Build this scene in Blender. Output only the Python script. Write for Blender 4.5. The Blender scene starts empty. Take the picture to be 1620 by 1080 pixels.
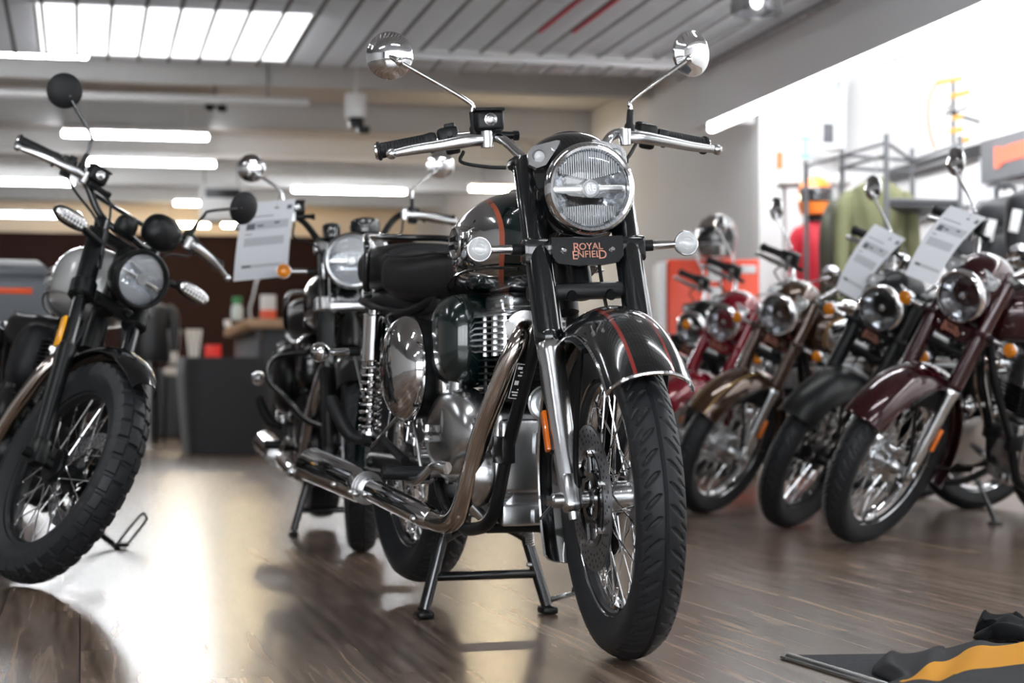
import bpy, bmesh, math, random
import numpy as np
from mathutils import Matrix, Vector

# ------------------------------------------------------------------ camera, world, exposure
RD = math.radians
scene = bpy.context.scene
COL = scene.collection
random.seed(7)
HC, FPX, PITCH, PHI = 0.532, 3150.0, math.atan(90 / 3150.0), RD(12.2)
cd = bpy.data.cameras.new('camera')
cam = bpy.data.objects.new('camera', cd)
COL.objects.link(cam)
cam.location = (0, 0, HC)
cam.rotation_euler = (RD(90) + PITCH, 0, -PHI)
cd.sensor_width = 36.0
cd.lens = FPX / 1620 * 36
cd.clip_end = 120
cd.dof.use_dof = True
cd.dof.focus_distance = 4.2
cd.dof.aperture_fstop = 4.0
scene.camera = cam
vs = scene.view_settings
vs.view_transform = 'Standard'
vs.look = 'None'
vs.exposure = 0.88
vs.gamma = 1.0
try:
    vs.use_curve_mapping = False
    scene.cycles.use_denoising = True
    scene.cycles.max_bounces = 10
    scene.cycles.transparent_max_bounces = 16
    scene.cycles.sample_clamp_indirect = 6.0
    scene.cycles.caustics_reflective = False
    scene.cycles.caustics_refractive = False
except Exception:
    pass
world = bpy.data.worlds.new('daylight')
scene.world = world
world.use_nodes = True
bg = world.node_tree.nodes['Background']
bg.inputs[0].default_value = (0.86, 0.93, 1.0, 1)
bg.inputs[1].default_value = 2.2


def lamp_area(name, loc, rot, sx, sy, power, color=(1, 1, 1)):
    l = bpy.data.lights.new(name, 'AREA')
    l.shape = 'RECTANGLE'
    l.size, l.size_y, l.energy, l.color = sx, sy, power, color
    o = bpy.data.objects.new(name, l)
    COL.objects.link(o)
    o.location, o.rotation_euler = loc, rot
    return o


# added fill light standing in for daylight through assumed windows behind the photographer
lamp_area('window_daylight', (-2.2, -4.72, 1.75), (RD(90), 0, 0), 11.0, 2.5, 160, (0.95, 0.97, 1.0))

CP, SP = math.cos(PHI), math.sin(PHI)


def lw(X, Y, z=0.0):
    """point given beside / ahead of the camera -> room coordinates"""
    return Vector((X * CP + Y * SP, -X * SP + Y * CP, z))


def at(px, py, D):
    """where the view ray of a photo point reaches distance D"""
    u, v = (px - 810) / FPX, (540 - py) / FPX
    c, s = math.cos(PITCH), math.sin(PITCH)
    ry, rz = c - v * s, s + v * c
    t = D / ry
    return lw(u * t, D, HC + rz * t)


# ------------------------------------------------------------------ materials
def pb(name, col, rough=0.5, metal=0.0, coat=0.0, spec=0.5, emis=None, es=0.0, trans=0.0, ior=1.45, alpha=1.0, sheen=0.0):
    m = bpy.data.materials.new(name)
    m.use_nodes = True
    b = m.node_tree.nodes['Principled BSDF']
    I = b.inputs
    I['Base Color'].default_value = (*col, 1)
    I['Roughness'].default_value = rough
    I['Metallic'].default_value = metal
    I['Coat Weight'].default_value = coat
    I['Coat Roughness'].default_value = 0.03
    I['Specular IOR Level'].default_value = spec
    I['IOR'].default_value = ior
    I['Transmission Weight'].default_value = trans
    I['Alpha'].default_value = alpha
    I['Sheen Weight'].default_value = sheen
    if emis:
        I['Emission Color'].default_value = (*emis, 1)
        I['Emission Strength'].default_value = es
    return m


def nodes(m):
    nt = m.node_tree
    return nt, nt.nodes['Principled BSDF'], nt.nodes.new, nt.links.new


def math_node(nt, op, a, b=None, c=None):
    n = nt.nodes.new('ShaderNodeMath')
    n.operation = op
    for i, v in enumerate((a, b, c)):
        if v is None:
            continue
        if isinstance(v, (int, float)):
            n.inputs[i].default_value = v
        else:
            nt.links.new(v, n.inputs[i])
    return n.outputs[0]


def noise_bump(m, scale, strength, dist=0.002, detail=3.0, coord='Object'):
    nt, b, N, L = nodes(m)
    t = N('ShaderNodeTexCoord')
    n = N('ShaderNodeTexNoise')
    n.inputs['Scale'].default_value = scale
    n.inputs['Detail'].default_value = detail
    bp = N('ShaderNodeBump')
    bp.inputs['Strength'].default_value = strength
    bp.inputs['Distance'].default_value = dist
    L(t.outputs[coord], n.inputs['Vector'])
    L(n.outputs['Fac'], bp.inputs['Height'])
    L(bp.outputs['Normal'], b.inputs['Normal'])
    return m


def mottle(m, scale, a, b_, detail=4.0, coord='Object'):
    nt, b, N, L = nodes(m)
    t = N('ShaderNodeTexCoord')
    n = N('ShaderNodeTexNoise')
    n.inputs['Scale'].default_value = scale
    n.inputs['Detail'].default_value = detail
    r = N('ShaderNodeMix')
    r.data_type = 'RGBA'
    r.inputs[6].default_value = (*a, 1)
    r.inputs[7].default_value = (*b_, 1)
    L(t.outputs[coord], n.inputs['Vector'])
    L(n.outputs['Fac'], r.inputs[0])
    L(r.outputs[2], b.inputs['Base Color'])
    return m


CHROME = pb('chrome', (0.80, 0.80, 0.81), 0.05, 1.0)
PIPE = pb('polished_exhaust', (0.70, 0.63, 0.57), 0.10, 1.0)  # warm tint paints the reflected floor into the chrome
STEEL = pb('satin_steel', (0.62, 0.62, 0.62), 0.28, 1.0)
ALU = noise_bump(pb('cast_aluminium', (0.60, 0.61, 0.62), 0.27, 1.0), 160, 0.025)
ALUB = pb('brushed_aluminium', (0.66, 0.67, 0.68), 0.22, 1.0)
DISC = pb('disc_steel', (0.33, 0.33, 0.34), 0.35, 1.0)
GREEN = pb('deep_green_paint', (0.002, 0.010, 0.010), 0.18, 0.0, 1.0)
BLACKP = pb('gloss_black', (0.006, 0.007, 0.008), 0.16, 0.0, 0.9)
SATIN = pb('satin_black', (0.007, 0.0075, 0.008), 0.34, spec=0.3)
MATTE = pb('matte_black', (0.010, 0.0105, 0.012), 0.5, spec=0.3)
RUBBER = noise_bump(pb('rubber', (0.012, 0.0125, 0.0135), 0.48, spec=0.3), 900, 0.10, 0.001)
TYRE = noise_bump(pb('tyre_rubber', (0.019, 0.0205, 0.023), 0.44, spec=0.32), 420, 0.10, 0.0015)
LEATHER = noise_bump(pb('seat_vinyl', (0.008, 0.008, 0.009), 0.42, spec=0.35), 520, 0.22, 0.0012)
MAROON = pb('maroon_paint', (0.030, 0.0022, 0.0045), 0.16, 0.35, 1.0)
RED = pb('red_paint', (0.17, 0.004, 0.012), 0.16, 0.2, 1.0)
BRONZE = pb('bronze_paint', (0.060, 0.029, 0.015), 0.18, 0.55, 1.0)
SILVERW = pb('pale_grey_paint', (0.55, 0.56, 0.55), 0.22, 0.0, 0.8)
ORANGE = pb('orange_paint', (0.80, 0.10, 0.03), 0.3)
COPPER = pb('copper_lettering', (0.62, 0.27, 0.19), 0.3, 0.3)
WHITE = pb('white_ink', (0.85, 0.85, 0.85), 0.5)
SILVERINK = pb('silver_badge', (0.8, 0.8, 0.8), 0.18, 1.0)


def glass_mat(name, col, rough=0.0, refl=1.45, fac=0.08, tint=(1, 1, 1)):
    m = bpy.data.materials.new(name)
    m.use_nodes = True
    nt = m.node_tree
    nt.nodes.remove(nt.nodes['Principled BSDF'])
    N, L = nt.nodes.new, nt.links.new
    tr = N('ShaderNodeBsdfTransparent')
    tr.inputs[0].default_value = (*tint, 1)
    gl = N('ShaderNodeBsdfGlossy')
    gl.inputs['Roughness'].default_value = rough
    gl.inputs[0].default_value = (*col, 1)
    fr = N('ShaderNodeFresnel')
    fr.inputs[0].default_value = refl
    mx = N('ShaderNodeMixShader')
    L(fr.outputs[0], mx.inputs[0])
    L(tr.outputs[0], mx.inputs[1])
    L(gl.outputs[0], mx.inputs[2])
    L(mx.outputs[0], nt.nodes['Material Output'].inputs[0])
    return m


LENS = glass_mat('lens_glass', (1, 1, 1), 0.02, 1.5)
PANE = glass_mat('window_glass', (1, 1, 1), 0.0, 1.45)
AMBER = pb('amber_lens', (0.95, 0.30, 0.01), 0.12, 0.0, 0.6, trans=0.35)
CLEARL = pb('clear_ridged_lens', (0.86, 0.88, 0.90), 0.12, 0.0, 0.8, trans=0.25)
REFLH = pb('faceted_reflector', (0.86, 0.88, 0.92), 0.16, 0.9)
REFL = pb('lamp_reflector', (0.88, 0.91, 0.95), 0.24, 0.85)
REFLECTOR_AMBER = pb('amber_reflector', (0.80, 0.17, 0.01), 0.2, 0.0, 0.8)
MIRRORG = pb('mirror_glass', (0.9, 0.9, 0.9), 0.02, 1.0)
WOODTOP = mottle(pb('counter_oak', (0.5, 0.3, 0.15), 0.35), 14, (0.42, 0.24, 0.12), (0.56, 0.35, 0.19))


def tank_mat(name, paint, panel, stripe):
    """paint with a rounded side panel edged by a stripe (position on the tank itself)"""
    m = pb(name, paint[0], 0.16, paint[1], 1.0)
    nt, b, N, L = nodes(m)
    t = N('ShaderNodeTexCoord')
    s = N('ShaderNodeSeparateXYZ')
    L(t.outputs['Object'], s.inputs[0])
    ax = math_node(nt, 'ABSOLUTE', math_node(nt, 'DIVIDE', math_node(nt, 'SUBTRACT', s.outputs[0], 0.70), 0.30))
    az = math_node(nt, 'ABSOLUTE', math_node(nt, 'DIVIDE', math_node(nt, 'SUBTRACT', s.outputs[2], 0.882), 0.112))
    d = math_node(nt, 'ADD', math_node(nt, 'POWER', ax, 2.6), math_node(nt, 'POWER', az, 2.6))
    inside = math_node(nt, 'LESS_THAN', d, 0.93)
    edge = math_node(nt, 'LESS_THAN', d, 1.06)
    m1 = N('ShaderNodeMix'); m1.data_type = 'RGBA'
    m1.inputs[6].default_value = (*paint[0], 1); m1.inputs[7].default_value = (*stripe, 1)
    L(edge, m1.inputs[0])
    m2 = N('ShaderNodeMix'); m2.data_type = 'RGBA'
    m2.inputs[7].default_value = (*panel[0], 1)
    L(inside, m2.inputs[0]); L(m1.outputs[2], m2.inputs[6])
    L(m2.outputs[2], b.inputs['Base Color'])
    L(math_node(nt, 'MULTIPLY_ADD', inside, panel[1] - paint[1], paint[1]), b.inputs['Metallic'])
    L(math_node(nt, 'MULTIPLY_ADD', inside, panel[2] - 0.16, 0.16), b.inputs['Roughness'])
    return m


def fender_mat(name, paint, metal, stripe):
    m = pb(name, paint, 0.14, metal, 1.0)
    if stripe is None:
        return m
    nt, b, N, L = nodes(m)
    t = N('ShaderNodeTexCoord')
    s = N('ShaderNodeSeparateXYZ')
    L(t.outputs['Object'], s.inputs[0])
    d = math_node(nt, 'ABSOLUTE', math_node(nt, 'SUBTRACT', math_node(nt, 'ABSOLUTE', s.outputs[1]), 0.038))
    k = math_node(nt, 'MULTIPLY', math_node(nt, 'LESS_THAN', d, 0.0034), math_node(nt, 'GREATER_THAN', s.outputs[0], -0.15))
    mx = N('ShaderNodeMix'); mx.data_type = 'RGBA'
    mx.inputs[6].default_value = (*paint, 1); mx.inputs[7].default_value = (*stripe, 1)
    L(k, mx.inputs[0]); L(mx.outputs[2], b.inputs['Base Color'])
    return m


TANK_GREEN = tank_mat('green_tank_with_chrome_panel', ((0.002, 0.010, 0.010), 0.0), ((0.80, 0.80, 0.81), 1.0, 0.05), (0.45, 0.105, 0.055))
TANK_BRONZE = tank_mat('bronze_tank_with_chrome_panel', ((0.060, 0.029, 0.015), 0.55), ((0.80, 0.80, 0.81), 1.0, 0.08), (0.35, 0.2, 0.08))
FENDER_GREEN = fender_mat('dark_fender_with_red_lines', (0.010, 0.011, 0.012), 0.0, (0.24, 0.028, 0.024))
FENDER_MAROON = fender_mat('maroon_fender', (0.030, 0.0022, 0.0045), 0.35, None)
FENDER_BRONZE = fender_mat('bronze_fender', (0.060, 0.029, 0.015), 0.55, (0.45, 0.30, 0.12))
FENDER_RED = fender_mat('red_fender', (0.17, 0.004, 0.012), 0.2, None)


# ------------------------------------------------------------------ mesh helpers: each returns (verts, faces)
def nrm(v):
    v = np.asarray(v, float)
    return v / (np.linalg.norm(v) + 1e-12)


def spline(P, n):
    P = np.asarray(P, float)
    if len(P) < 3 or n < 2:
        return P
    Q = np.vstack([2 * P[0] - P[1], P, 2 * P[-1] - P[-2]])
    out = []
    for i in range(1, len(Q) - 2):
        a, b, c, d = Q[i - 1], Q[i], Q[i + 1], Q[i + 2]
        for k in range(n):
            t = k / n
            out.append(0.5 * (2 * b + (c - a) * t + (2 * a - 5 * b + 4 * c - d) * t * t + (3 * b - a - 3 * c + d) * t ** 3))
    out.append(P[-1])
    return np.array(out)


def ringfaces(nr, k, closed=False, base=0):
    F = []
    for i in range(nr if closed else nr - 1):
        a, b = base + i * k, base + ((i + 1) % nr) * k
        for j in range(k):
            j2 = (j + 1) % k
            F.append((a + j, a + j2, b + j2, b + j))
    return F


def loft(rings, caps=True, closed=False):
    k = len(rings[0])
    V = np.vstack([np.asarray(r, float) for r in rings])
    F = ringfaces(len(rings), k, closed)
    if caps and not closed:
        F.append(tuple(range(k - 1, -1, -1)))
        o = (len(rings) - 1) * k
        F.append(tuple(range(o, o + k)))
    return V, F


def tube(P, r, n=12, sub=0, closed=False, caps=True, flat=1.0, up=None):
    P = np.asarray(P, float)
    rr = np.full(len(P), r, float) if np.isscalar(r) else np.asarray(r, float)
    if sub:
        P2 = spline(P, sub)
        rr = np.interp(np.linspace(0, 1, len(P2)), np.linspace(0, 1, len(rr)), rr)
        P = P2
    m = len(P)
    T = []
    for i in range(m):
        if closed:
            T.append(nrm(P[(i + 1) % m] - P[i - 1]))
        else:
            T.append(nrm(P[min(i + 1, m - 1)] - P[max(i - 1, 0)]))
    u = np.cross(T[0], up if up is not None else ((0, 0, 1) if abs(T[0][2]) < 0.9 else (1, 0, 0)))
    u = nrm(u)
    rings = []
    A = np.linspace(0, 2 * math.pi, n, endpoint=False)
    for i in range(m):
        u = nrm(u - T[i] * np.dot(u, T[i]))
        v = np.cross(T[i], u)
        rings.append(P[i] + rr[i] * (np.cos(A)[:, None] * u + flat * np.sin(A)[:, None] * v))
    return loft(rings, caps, closed)


def lathe(prof, o=(0, 0, 0), d=(0, 0, 1), n=32, caps=True, closed=False):
    """prof: (height along d, radius) pairs"""
    d = nrm(d)
    u = nrm(np.cross(d, (0, 0, 1) if abs(d[2]) < 0.9 else (1, 0, 0)))
    v = np.cross(d, u)
    A = np.linspace(0, 2 * math.pi, n, endpoint=False)
    C = np.cos(A)[:, None] * u + np.sin(A)[:, None] * v
    rings = [np.asarray(o, float) + d * h + C * max(r, 1e-4) for h, r in prof]
    return loft(rings, caps, closed)


_boxes = {}


def box(c, s, bev=0.004, M=None, seg=2):
    key = (tuple(np.round(s, 5)), bev, seg)
    if key not in _boxes:
        bm = bmesh.new()
        bmesh.ops.create_cube(bm, size=1.0)
        bmesh.ops.scale(bm, vec=s, verts=bm.verts)
        if bev > 0:
            bmesh.ops.bevel(bm, geom=list(bm.edges), offset=min(bev, 0.49 * min(s)), segments=seg, profile=0.5, affect='EDGES')
        bm.verts.index_update()
        _boxes[key] = (np.array([v.co[:] for v in bm.verts]), [tuple(v.index for v in f.verts) for f in bm.faces])
        bm.free()
    V, F = _boxes[key]
    if M is not None:
        V = V @ np.array(M.to_3x3() if hasattr(M, 'to_3x3') else M).T
    return V + np.asarray(c, float), F


def ellipsoid(c, r, e=2.0, n=28, m=16, M=None):
    def sp(x, p):
        return np.sign(x) * np.abs(x) ** p
    A = np.linspace(0, 2 * math.pi, n, endpoint=False)
    rings = []
    for b in np.linspace(-math.pi / 2 + 0.02, math.pi / 2 - 0.02, m):
        cb = sp(np.cos(b), 2 / e)
        rings.append(np.stack([r[0] * cb * sp(np.cos(A), 2 / e), r[1] * cb * sp(np.sin(A), 2 / e), np.full(n, r[2] * sp(np.sin(b), 2 / e))], 1))
    V, F = loft(rings)
    if M is not None:
        V = V @ np.array(M.to_3x3()).T
    return V + np.asarray(c, float), F


def selring(w, zt, zb, n=40, e=2.6, x=0.0):
    A = np.linspace(0, 2 * math.pi, n, endpoint=False)
    c, s = np.cos(A), np.sin(A)
    y = w * np.sign(c) * np.abs(c) ** (2 / e)
    z = (zt + zb) / 2 + (zt - zb) / 2 * np.sign(s) * np.abs(s) ** (2 / e)
    return np.stack([np.full(n, x), y, z], 1)


def secloft(secs, e=2.6, n=40, sub=6):
    """secs: (x, half width, z top, z bottom) along the bike"""
    S = spline(np.array(secs, float), sub)
    return loft([selring(max(w, 0.004), zt, zb, n, e, x) for x, w, zt, zb in S])


def prism(outline, t, o=(0, 0, 0), ux=(1, 0, 0), uy=(0, 1, 0)):
    """flat outline with thickness t along ux x uy"""
    ux, uy = np.asarray(ux, float), np.asarray(uy, float)
    w = nrm(np.cross(ux, uy))
    P = np.asarray(outline, float)
    a = np.asarray(o, float) + P[:, :1] * ux + P[:, 1:] * uy
    return loft([a - w * t / 2, a + w * t / 2])


def rrect(w, h, r, k=5):
    out = []
    for cx, cy, a0 in ((w / 2 - r, h / 2 - r, 0), (-w / 2 + r, h / 2 - r, 90), (-w / 2 + r, -h / 2 + r, 180), (w / 2 - r, -h / 2 + r, 270)):
        for i in range(k + 1):
            a = RD(a0 + 90 * i / k)
            out.append((cx + r * math.cos(a), cy + r * math.sin(a)))
    return out


def fender(R, hw, drop, a0, a1, na=40, nv=14, t=0.004, tip=0.0):
    """curved mudguard about the y axis through the origin; angles from forward (+x) up"""
    rings = []
    V_ = np.linspace(-1, 1, nv)
    for i in range(na + 1):
        a = RD(a0 + (a1 - a0) * i / na)
        f = 1.0
        if tip:
            f = min(1.0, 0.55 + (min(i, na - i) / na) / tip * 0.45)
        out = []
        for sgn, rr in ((1, R), (-1, R - t)):
            for v in V_[::sgn]:
                b = v * RD(80)
                y = hw * f * math.sin(b) / math.sin(RD(80))
                r = rr - drop * (1 - math.cos(b)) / (1 - math.cos(RD(80)))
                out.append((r * math.cos(a), y * (1.0 if sgn > 0 else 0.97), r * math.sin(a)))
        rings.append(out)
    return loft(rings)


def edgeline(R, hw, drop, a0, a1, r=0.004, side=1, na=40):
    P = [((R - drop) * math.cos(RD(a0 + (a1 - a0) * i / na)), side * hw, (R - drop) * math.sin(RD(a0 + (a1 - a0) * i / na))) for i in range(na + 1)]
    return tube(P, r, 8)


def crossline(R, hw, drop, a, r=0.004, n=20):
    P = []
    for i in range(n + 1):
        b = RD(-80 + 160 * i / n)
        q = R - drop * (1 - math.cos(b)) / (1 - math.cos(RD(80)))
        P.append((q * math.cos(RD(a)), hw * math.sin(b) / math.sin(RD(80)), q * math.sin(RD(a))))
    return tube(P, r, 8)


def helix(o, d, L, r, wire, turns, n=8):
    d = nrm(d)
    u = nrm(np.cross(d, (0, 1, 0) if abs(d[1]) < 0.9 else (1, 0, 0)))
    v = np.cross(d, u)
    K = int(turns * 16)
    P = [np.asarray(o) + d * L * i / K + r * (u * math.cos(i / 16 * 2 * math.pi) + v * math.sin(i / 16 * 2 * math.pi)) for i in range(K + 1)]
    return tube(P, wire, n)


_texts = {}


def text(s, size, ext=0.0006, sx=1.0):
    """lettering in the xy plane, centred, facing +z"""
    key = (s, size, ext, sx)
    if key not in _texts:
        c = bpy.data.curves.new('lettering', 'FONT')
        c.body, c.size, c.extrude, c.align_x, c.align_y = s, size, ext, 'CENTER', 'CENTER'
        c.resolution_u = 3
        o = bpy.data.objects.new('lettering', c)
        COL.objects.link(o)
        dg = bpy.context.evaluated_depsgraph_get()
        me = bpy.data.meshes.new_from_object(o.evaluated_get(dg))
        _texts[key] = (np.array([v.co[:] for v in me.vertices]) * np.array([sx, 1, 1]), [tuple(p.vertices) for p in me.polygons])
        bpy.data.objects.remove(o)
        bpy.data.meshes.remove(me)
        bpy.data.curves.remove(c)
    return _texts[key]


def xf(vf, M):
    V, F = vf
    M = np.array(M)
    return V @ M[:3, :3].T + M[:3, 3], F


def frame_matrix(o, ux, uy):
    ux, uy = nrm(ux), nrm(uy)
    w = np.cross(ux, uy)
    M = np.eye(4)
    M[:3, 0], M[:3, 1], M[:3, 2], M[:3, 3] = ux, uy, w, o
    return M


def mir(vf):
    V, F = vf
    return V * np.array([1, -1, 1]), [tuple(reversed(f)) for f in F]


def mesh_of(name, pieces, sharp=38):
    """pieces: (verts, faces) or (verts, faces, slot)"""
    me = bpy.data.meshes.new(name)
    Vs, Fs, Ms, off, slots = [], [], [], 0, 1
    for p in pieces:
        V, F = p[0], p[1]
        mi = p[2] if len(p) > 2 else 0
        slots = max(slots, mi + 1)
        Vs.append(V)
        Fs += [tuple(i + off for i in f) for f in F]
        Ms += [mi] * len(F)
        off += len(V)
    me.from_pydata(np.vstack(Vs).tolist(), [], Fs)
    for _ in range(slots):
        me.materials.append(None)
    me.polygons.foreach_set('material_index', Ms)
    me.polygons.foreach_set('use_smooth', [True] * len(Fs))
    bm = bmesh.new()
    bm.from_mesh(me)
    bmesh.ops.recalc_face_normals(bm, faces=bm.faces)
    bm.to_mesh(me)
    bm.free()
    me.set_sharp_from_angle(angle=RD(sharp))
    return me


def put(name, me, mats, parent=None, M=None):
    o = bpy.data.objects.new(name, me)
    COL.objects.link(o)
    if not isinstance(mats, (list, tuple)):
        mats = [mats]
    for i, s in enumerate(o.material_slots):
        s.link = 'OBJECT'
        s.material = mats[min(i, len(mats) - 1)]
    if parent is not None:
        o.parent = parent
    if M is not None:
        o.matrix_basis = Matrix([list(r) for r in np.array(M)])
    return o


def obj(name, pieces, mats, parent=None, M=None, sharp=38):
    if isinstance(pieces, tuple):
        pieces = [pieces]
    return put(name, mesh_of(name, pieces, sharp), mats, parent, M)


def puts(name, key, fn, mats, parent=None, M=None):
    """several like pieces, each its own object"""
    for i, p_ in enumerate(fn()):
        put(name, cached('%s_%d' % (key, i), lambda: p_), mats, parent, M)


def tag(o, label, cat, group=None):
    o['label'], o['category'] = label, cat
    if group:
        o['group'] = group
    return o


def struct(name, pieces, m):
    o = obj(name, pieces, m)
    o['kind'] = 'structure'
    return o


def empty(name, loc, rz=0.0, lean=0.0):
    o = bpy.data.objects.new(name, None)
    o.empty_display_size = 0.1
    COL.objects.link(o)
    o.location = loc
    o.rotation_euler = (-lean, 0, rz)
    return o


# ------------------------------------------------------------------ the shop: floor, walls, ceilings
def floor_mat():
    m = pb('laminate_planks', (0.2, 0.15, 0.12), 0.17, spec=0.5)
    nt, b, N, L = nodes(m)
    t = N('ShaderNodeTexCoord')
    mp = N('ShaderNodeMapping')
    mp.inputs['Rotation'].default_value = (0, 0, RD(90))
    L(t.outputs['Object'], mp.inputs[0])
    br = N('ShaderNodeTexBrick')
    br.offset = 0.37
    br.inputs['Color1'].default_value = (0.30, 0.30, 0.30, 1)
    br.inputs['Color2'].default_value = (0.75, 0.75, 0.75, 1)
    br.inputs['Mortar'].default_value = (0, 0, 0, 1)
    br.inputs['Scale'].default_value = 1.0
    br.inputs['Mortar Size'].default_value = 0.0022
    br.inputs['Mortar Smooth'].default_value = 0.2
    br.inputs['Brick Width'].default_value = 1.28
    br.inputs['Row Height'].default_value = 0.192
    L(mp.outputs[0], br.inputs['Vector'])
    # grain runs along the planks, shifted from plank to plank
    add = N('ShaderNodeVectorMath'); add.operation = 'MULTIPLY_ADD'
    add.inputs[1].default_value = (1.5, 34, 1)
    sc = N('ShaderNodeVectorMath'); sc.operation = 'SCALE'
    sc.inputs['Scale'].default_value = 9.0
    L(br.outputs['Color'], sc.inputs[0])
    L(mp.outputs[0], add.inputs[0]); L(sc.outputs[0], add.inputs[2])
    n1 = N('ShaderNodeTexNoise'); n1.inputs['Scale'].default_value = 1.0; n1.inputs['Detail'].default_value = 7; n1.inputs['Distortion'].default_value = 0.7
    L(add.outputs[0], n1.inputs['Vector'])
    cr = N('ShaderNodeValToRGB')
    e = cr.color_ramp.elements
    e[0].position, e[0].color = 0.34, (0.082, 0.052, 0.036, 1)
    e[1].position, e[1].color = 0.66, (0.290, 0.215, 0.162, 1)
    x = e.new(0.50); x.color = (0.170, 0.118, 0.085, 1)
    L(n1.outputs['Fac'], cr.inputs[0])
    hs = N('ShaderNodeHueSaturation')
    L(math_node(nt, 'MULTIPLY_ADD', br.outputs['Color'], 1.0, 0.46), hs.inputs['Value'])
    L(cr.outputs[0], hs.inputs['Color'])
    mx = N('ShaderNodeMix'); mx.data_type = 'RGBA'
    mx.inputs[7].default_value = (0.03, 0.022, 0.018, 1)
    L(br.outputs['Fac'], mx.inputs[0]); L(hs.outputs[0], mx.inputs[6])
    L(mx.outputs[2], b.inputs['Base Color'])
    L(math_node(nt, 'MULTIPLY_ADD', n1.outputs['Fac'], 0.05, 0.215), b.inputs['Roughness'])
    bp = N('ShaderNodeBump'); bp.inputs['Strength'].default_value = 0.12; bp.inputs['Distance'].default_value = 0.0004
    L(math_node(nt, 'SUBTRACT', math_node(nt, 'MULTIPLY', n1.outputs['Fac'], 0.12), br.outputs['Fac']), bp.inputs['Height'])
    L(bp.outputs[0], b.inputs['Normal'])
    return m


WALLW = mottle(pb('white_wall_paint', (0.8, 0.8, 0.8), 0.7), 2.0, (0.81, 0.815, 0.82), (0.86, 0.86, 0.86))
WALLG = mottle(pb('pale_grey_wall_paint', (0.6, 0.6, 0.6), 0.7), 1.5, (0.74, 0.745, 0.76), (0.79, 0.79, 0.80))
WALLD = pb('dark_brown_wall', (0.020, 0.009, 0.0075), 0.8, spec=0.12)
SLAB = mottle(pb('painted_concrete', (0.5, 0.5, 0.5), 0.8), 1.2, (0.60, 0.60, 0.60), (0.72, 0.72, 0.715))
FINW = pb('ceiling_louvre_white', (0.78, 0.79, 0.81), 0.45)
FINSHADE = pb('louvre_shade_grey', (0.16, 0.16, 0.17), 0.5)  # dark grey stands in for the unlit lower edges of the blades
CREAM = pb('cream_wall_paint', (0.72, 0.60, 0.46), 0.7)


def bx(x0, x1, y0, y1, z0, z1, bev=0.0):
    return box(((x0 + x1) / 2, (y0 + y1) / 2, (z0 + z1) / 2), (x1 - x0, y1 - y0, z1 - z0), bev)


XL, XS, XG, XR, YF, YG, YB, ZG, ZT = -9.5, 4.58, 5.13, 6.25, -5.0, 14.65, 31.0, 3.0, 3.5
struct('floor', [bx(XL - .2, XR + .3, YF - .2, YB + .3, -0.12, 0)], floor_mat())
struct('wall_left', [bx(XL - .2, XL, YF - .2, YB + .2, 0, ZT)], WALLW)
struct('wall_back', [bx(XL, XR + .2, YB, YB + .2, 0, 3.05)], WALLD)
struct('trim_back', [bx(XL, XR + .2, YB - .01, YB + .2, 3.05, ZT)], CREAM)
struct('wall_right', [bx(XR, XR + .2, YF - .2, YG + .15, 0, ZT)], WALLW)
struct('wall_far_right', [bx(XG, XG + .2, YG + .15, YB, 0, ZT)], WALLG)
struct('wall_recess', [bx(XG, XR + .2, YG, YG + .15, 0, ZT)], WALLW)
struct('ceiling', [bx(XL - .2, XR + .2, YF - .2, YB + .2, ZT, ZT + .15)], SLAB)
for y_, d_, h_ in ((15.6, .22, .30), (17.6, .16, .20), (19.9, .22, .28), (22.6, .16, .2), (25.4, .22, .28), (28.4, .2, .2)):
    struct('ceiling_beam', [bx(XL, XG, y_, y_ + d_, ZT - h_, ZT)], SLAB)
struct('trim_soffit', [bx(XS, XS + .06, YF, YG, 2.595, ZT), bx(XS + .06, XS + .16, YF, YG, 2.62, 2.66), bx(XS + .06, XS + .5, YG - .03, YG, 2.66, ZT)], WALLG)
struct('baseboard_right', [bx(XR - .015, XR, YF, YG, 0, .09)], WALLG)
struct('baseboard_back', [bx(XL, XG, YB - .03, YB, 0, .12)], WALLW)
# the open louvred ceiling over the front of the shop
fins = [bx(XL, XS, YG - .02 - k * .19, YG - .005 - k * .19, ZG, ZG + .11) for k in range(98)]
struct('ceiling_louvre', fins, FINW)
struct('ceiling_grid', [bx(XS - .12 - k * .215, XS - .096 - k * .215, YF + .5, YG, ZG - .022, ZG - .012) for k in range(65)], FINSHADE)
# unseen shop front behind the photographer: assumed windows added between posts
struct('wall_front', [bx(XL, XR, YF - .2, YF, 0, .45), bx(XL, XR, YF - .2, YF, 3.05, ZT)] + [bx(XL + k * 3.1, XL + k * 3.1 + .25, YF - .2, YF, .45, 3.05) for k in range(6)], WALLG)
for k in range(5):
    struct('window_%d' % (k + 1), [bx(XL + k * 3.1 + .25, XL + (k + 1) * 3.1, YF - .11, YF - .10, .45, 3.05)], PANE)

# lamps
TUBE = pb('lit_tube', (1, 1, 1), 0.4, emis=(0.94, 0.97, 1.0), es=70.0)
TUBEF = pb('lit_added_tube', (1, 1, 1), 0.4, emis=(0.94, 0.97, 1.0), es=34.0)  # glow of the unseen tubes added over the shop front
WARMT = pb('lit_warm_tube', (1, 0.9, 0.7), 0.4, emis=(1.0, 0.80, 0.50), es=75.0)
PANEL = pb('lit_panel', (1, 1, 1), 0.4, emis=(0.97, 0.98, 1.0), es=1.3)
STRIP = pb('lit_strip', (1, 1, 1), 0.4, emis=(0.95, 0.98, 1.0), es=11.0)
HOUSING = pb('white_lamp_housing', (0.8, 0.8, 0.8), 0.4)


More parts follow.
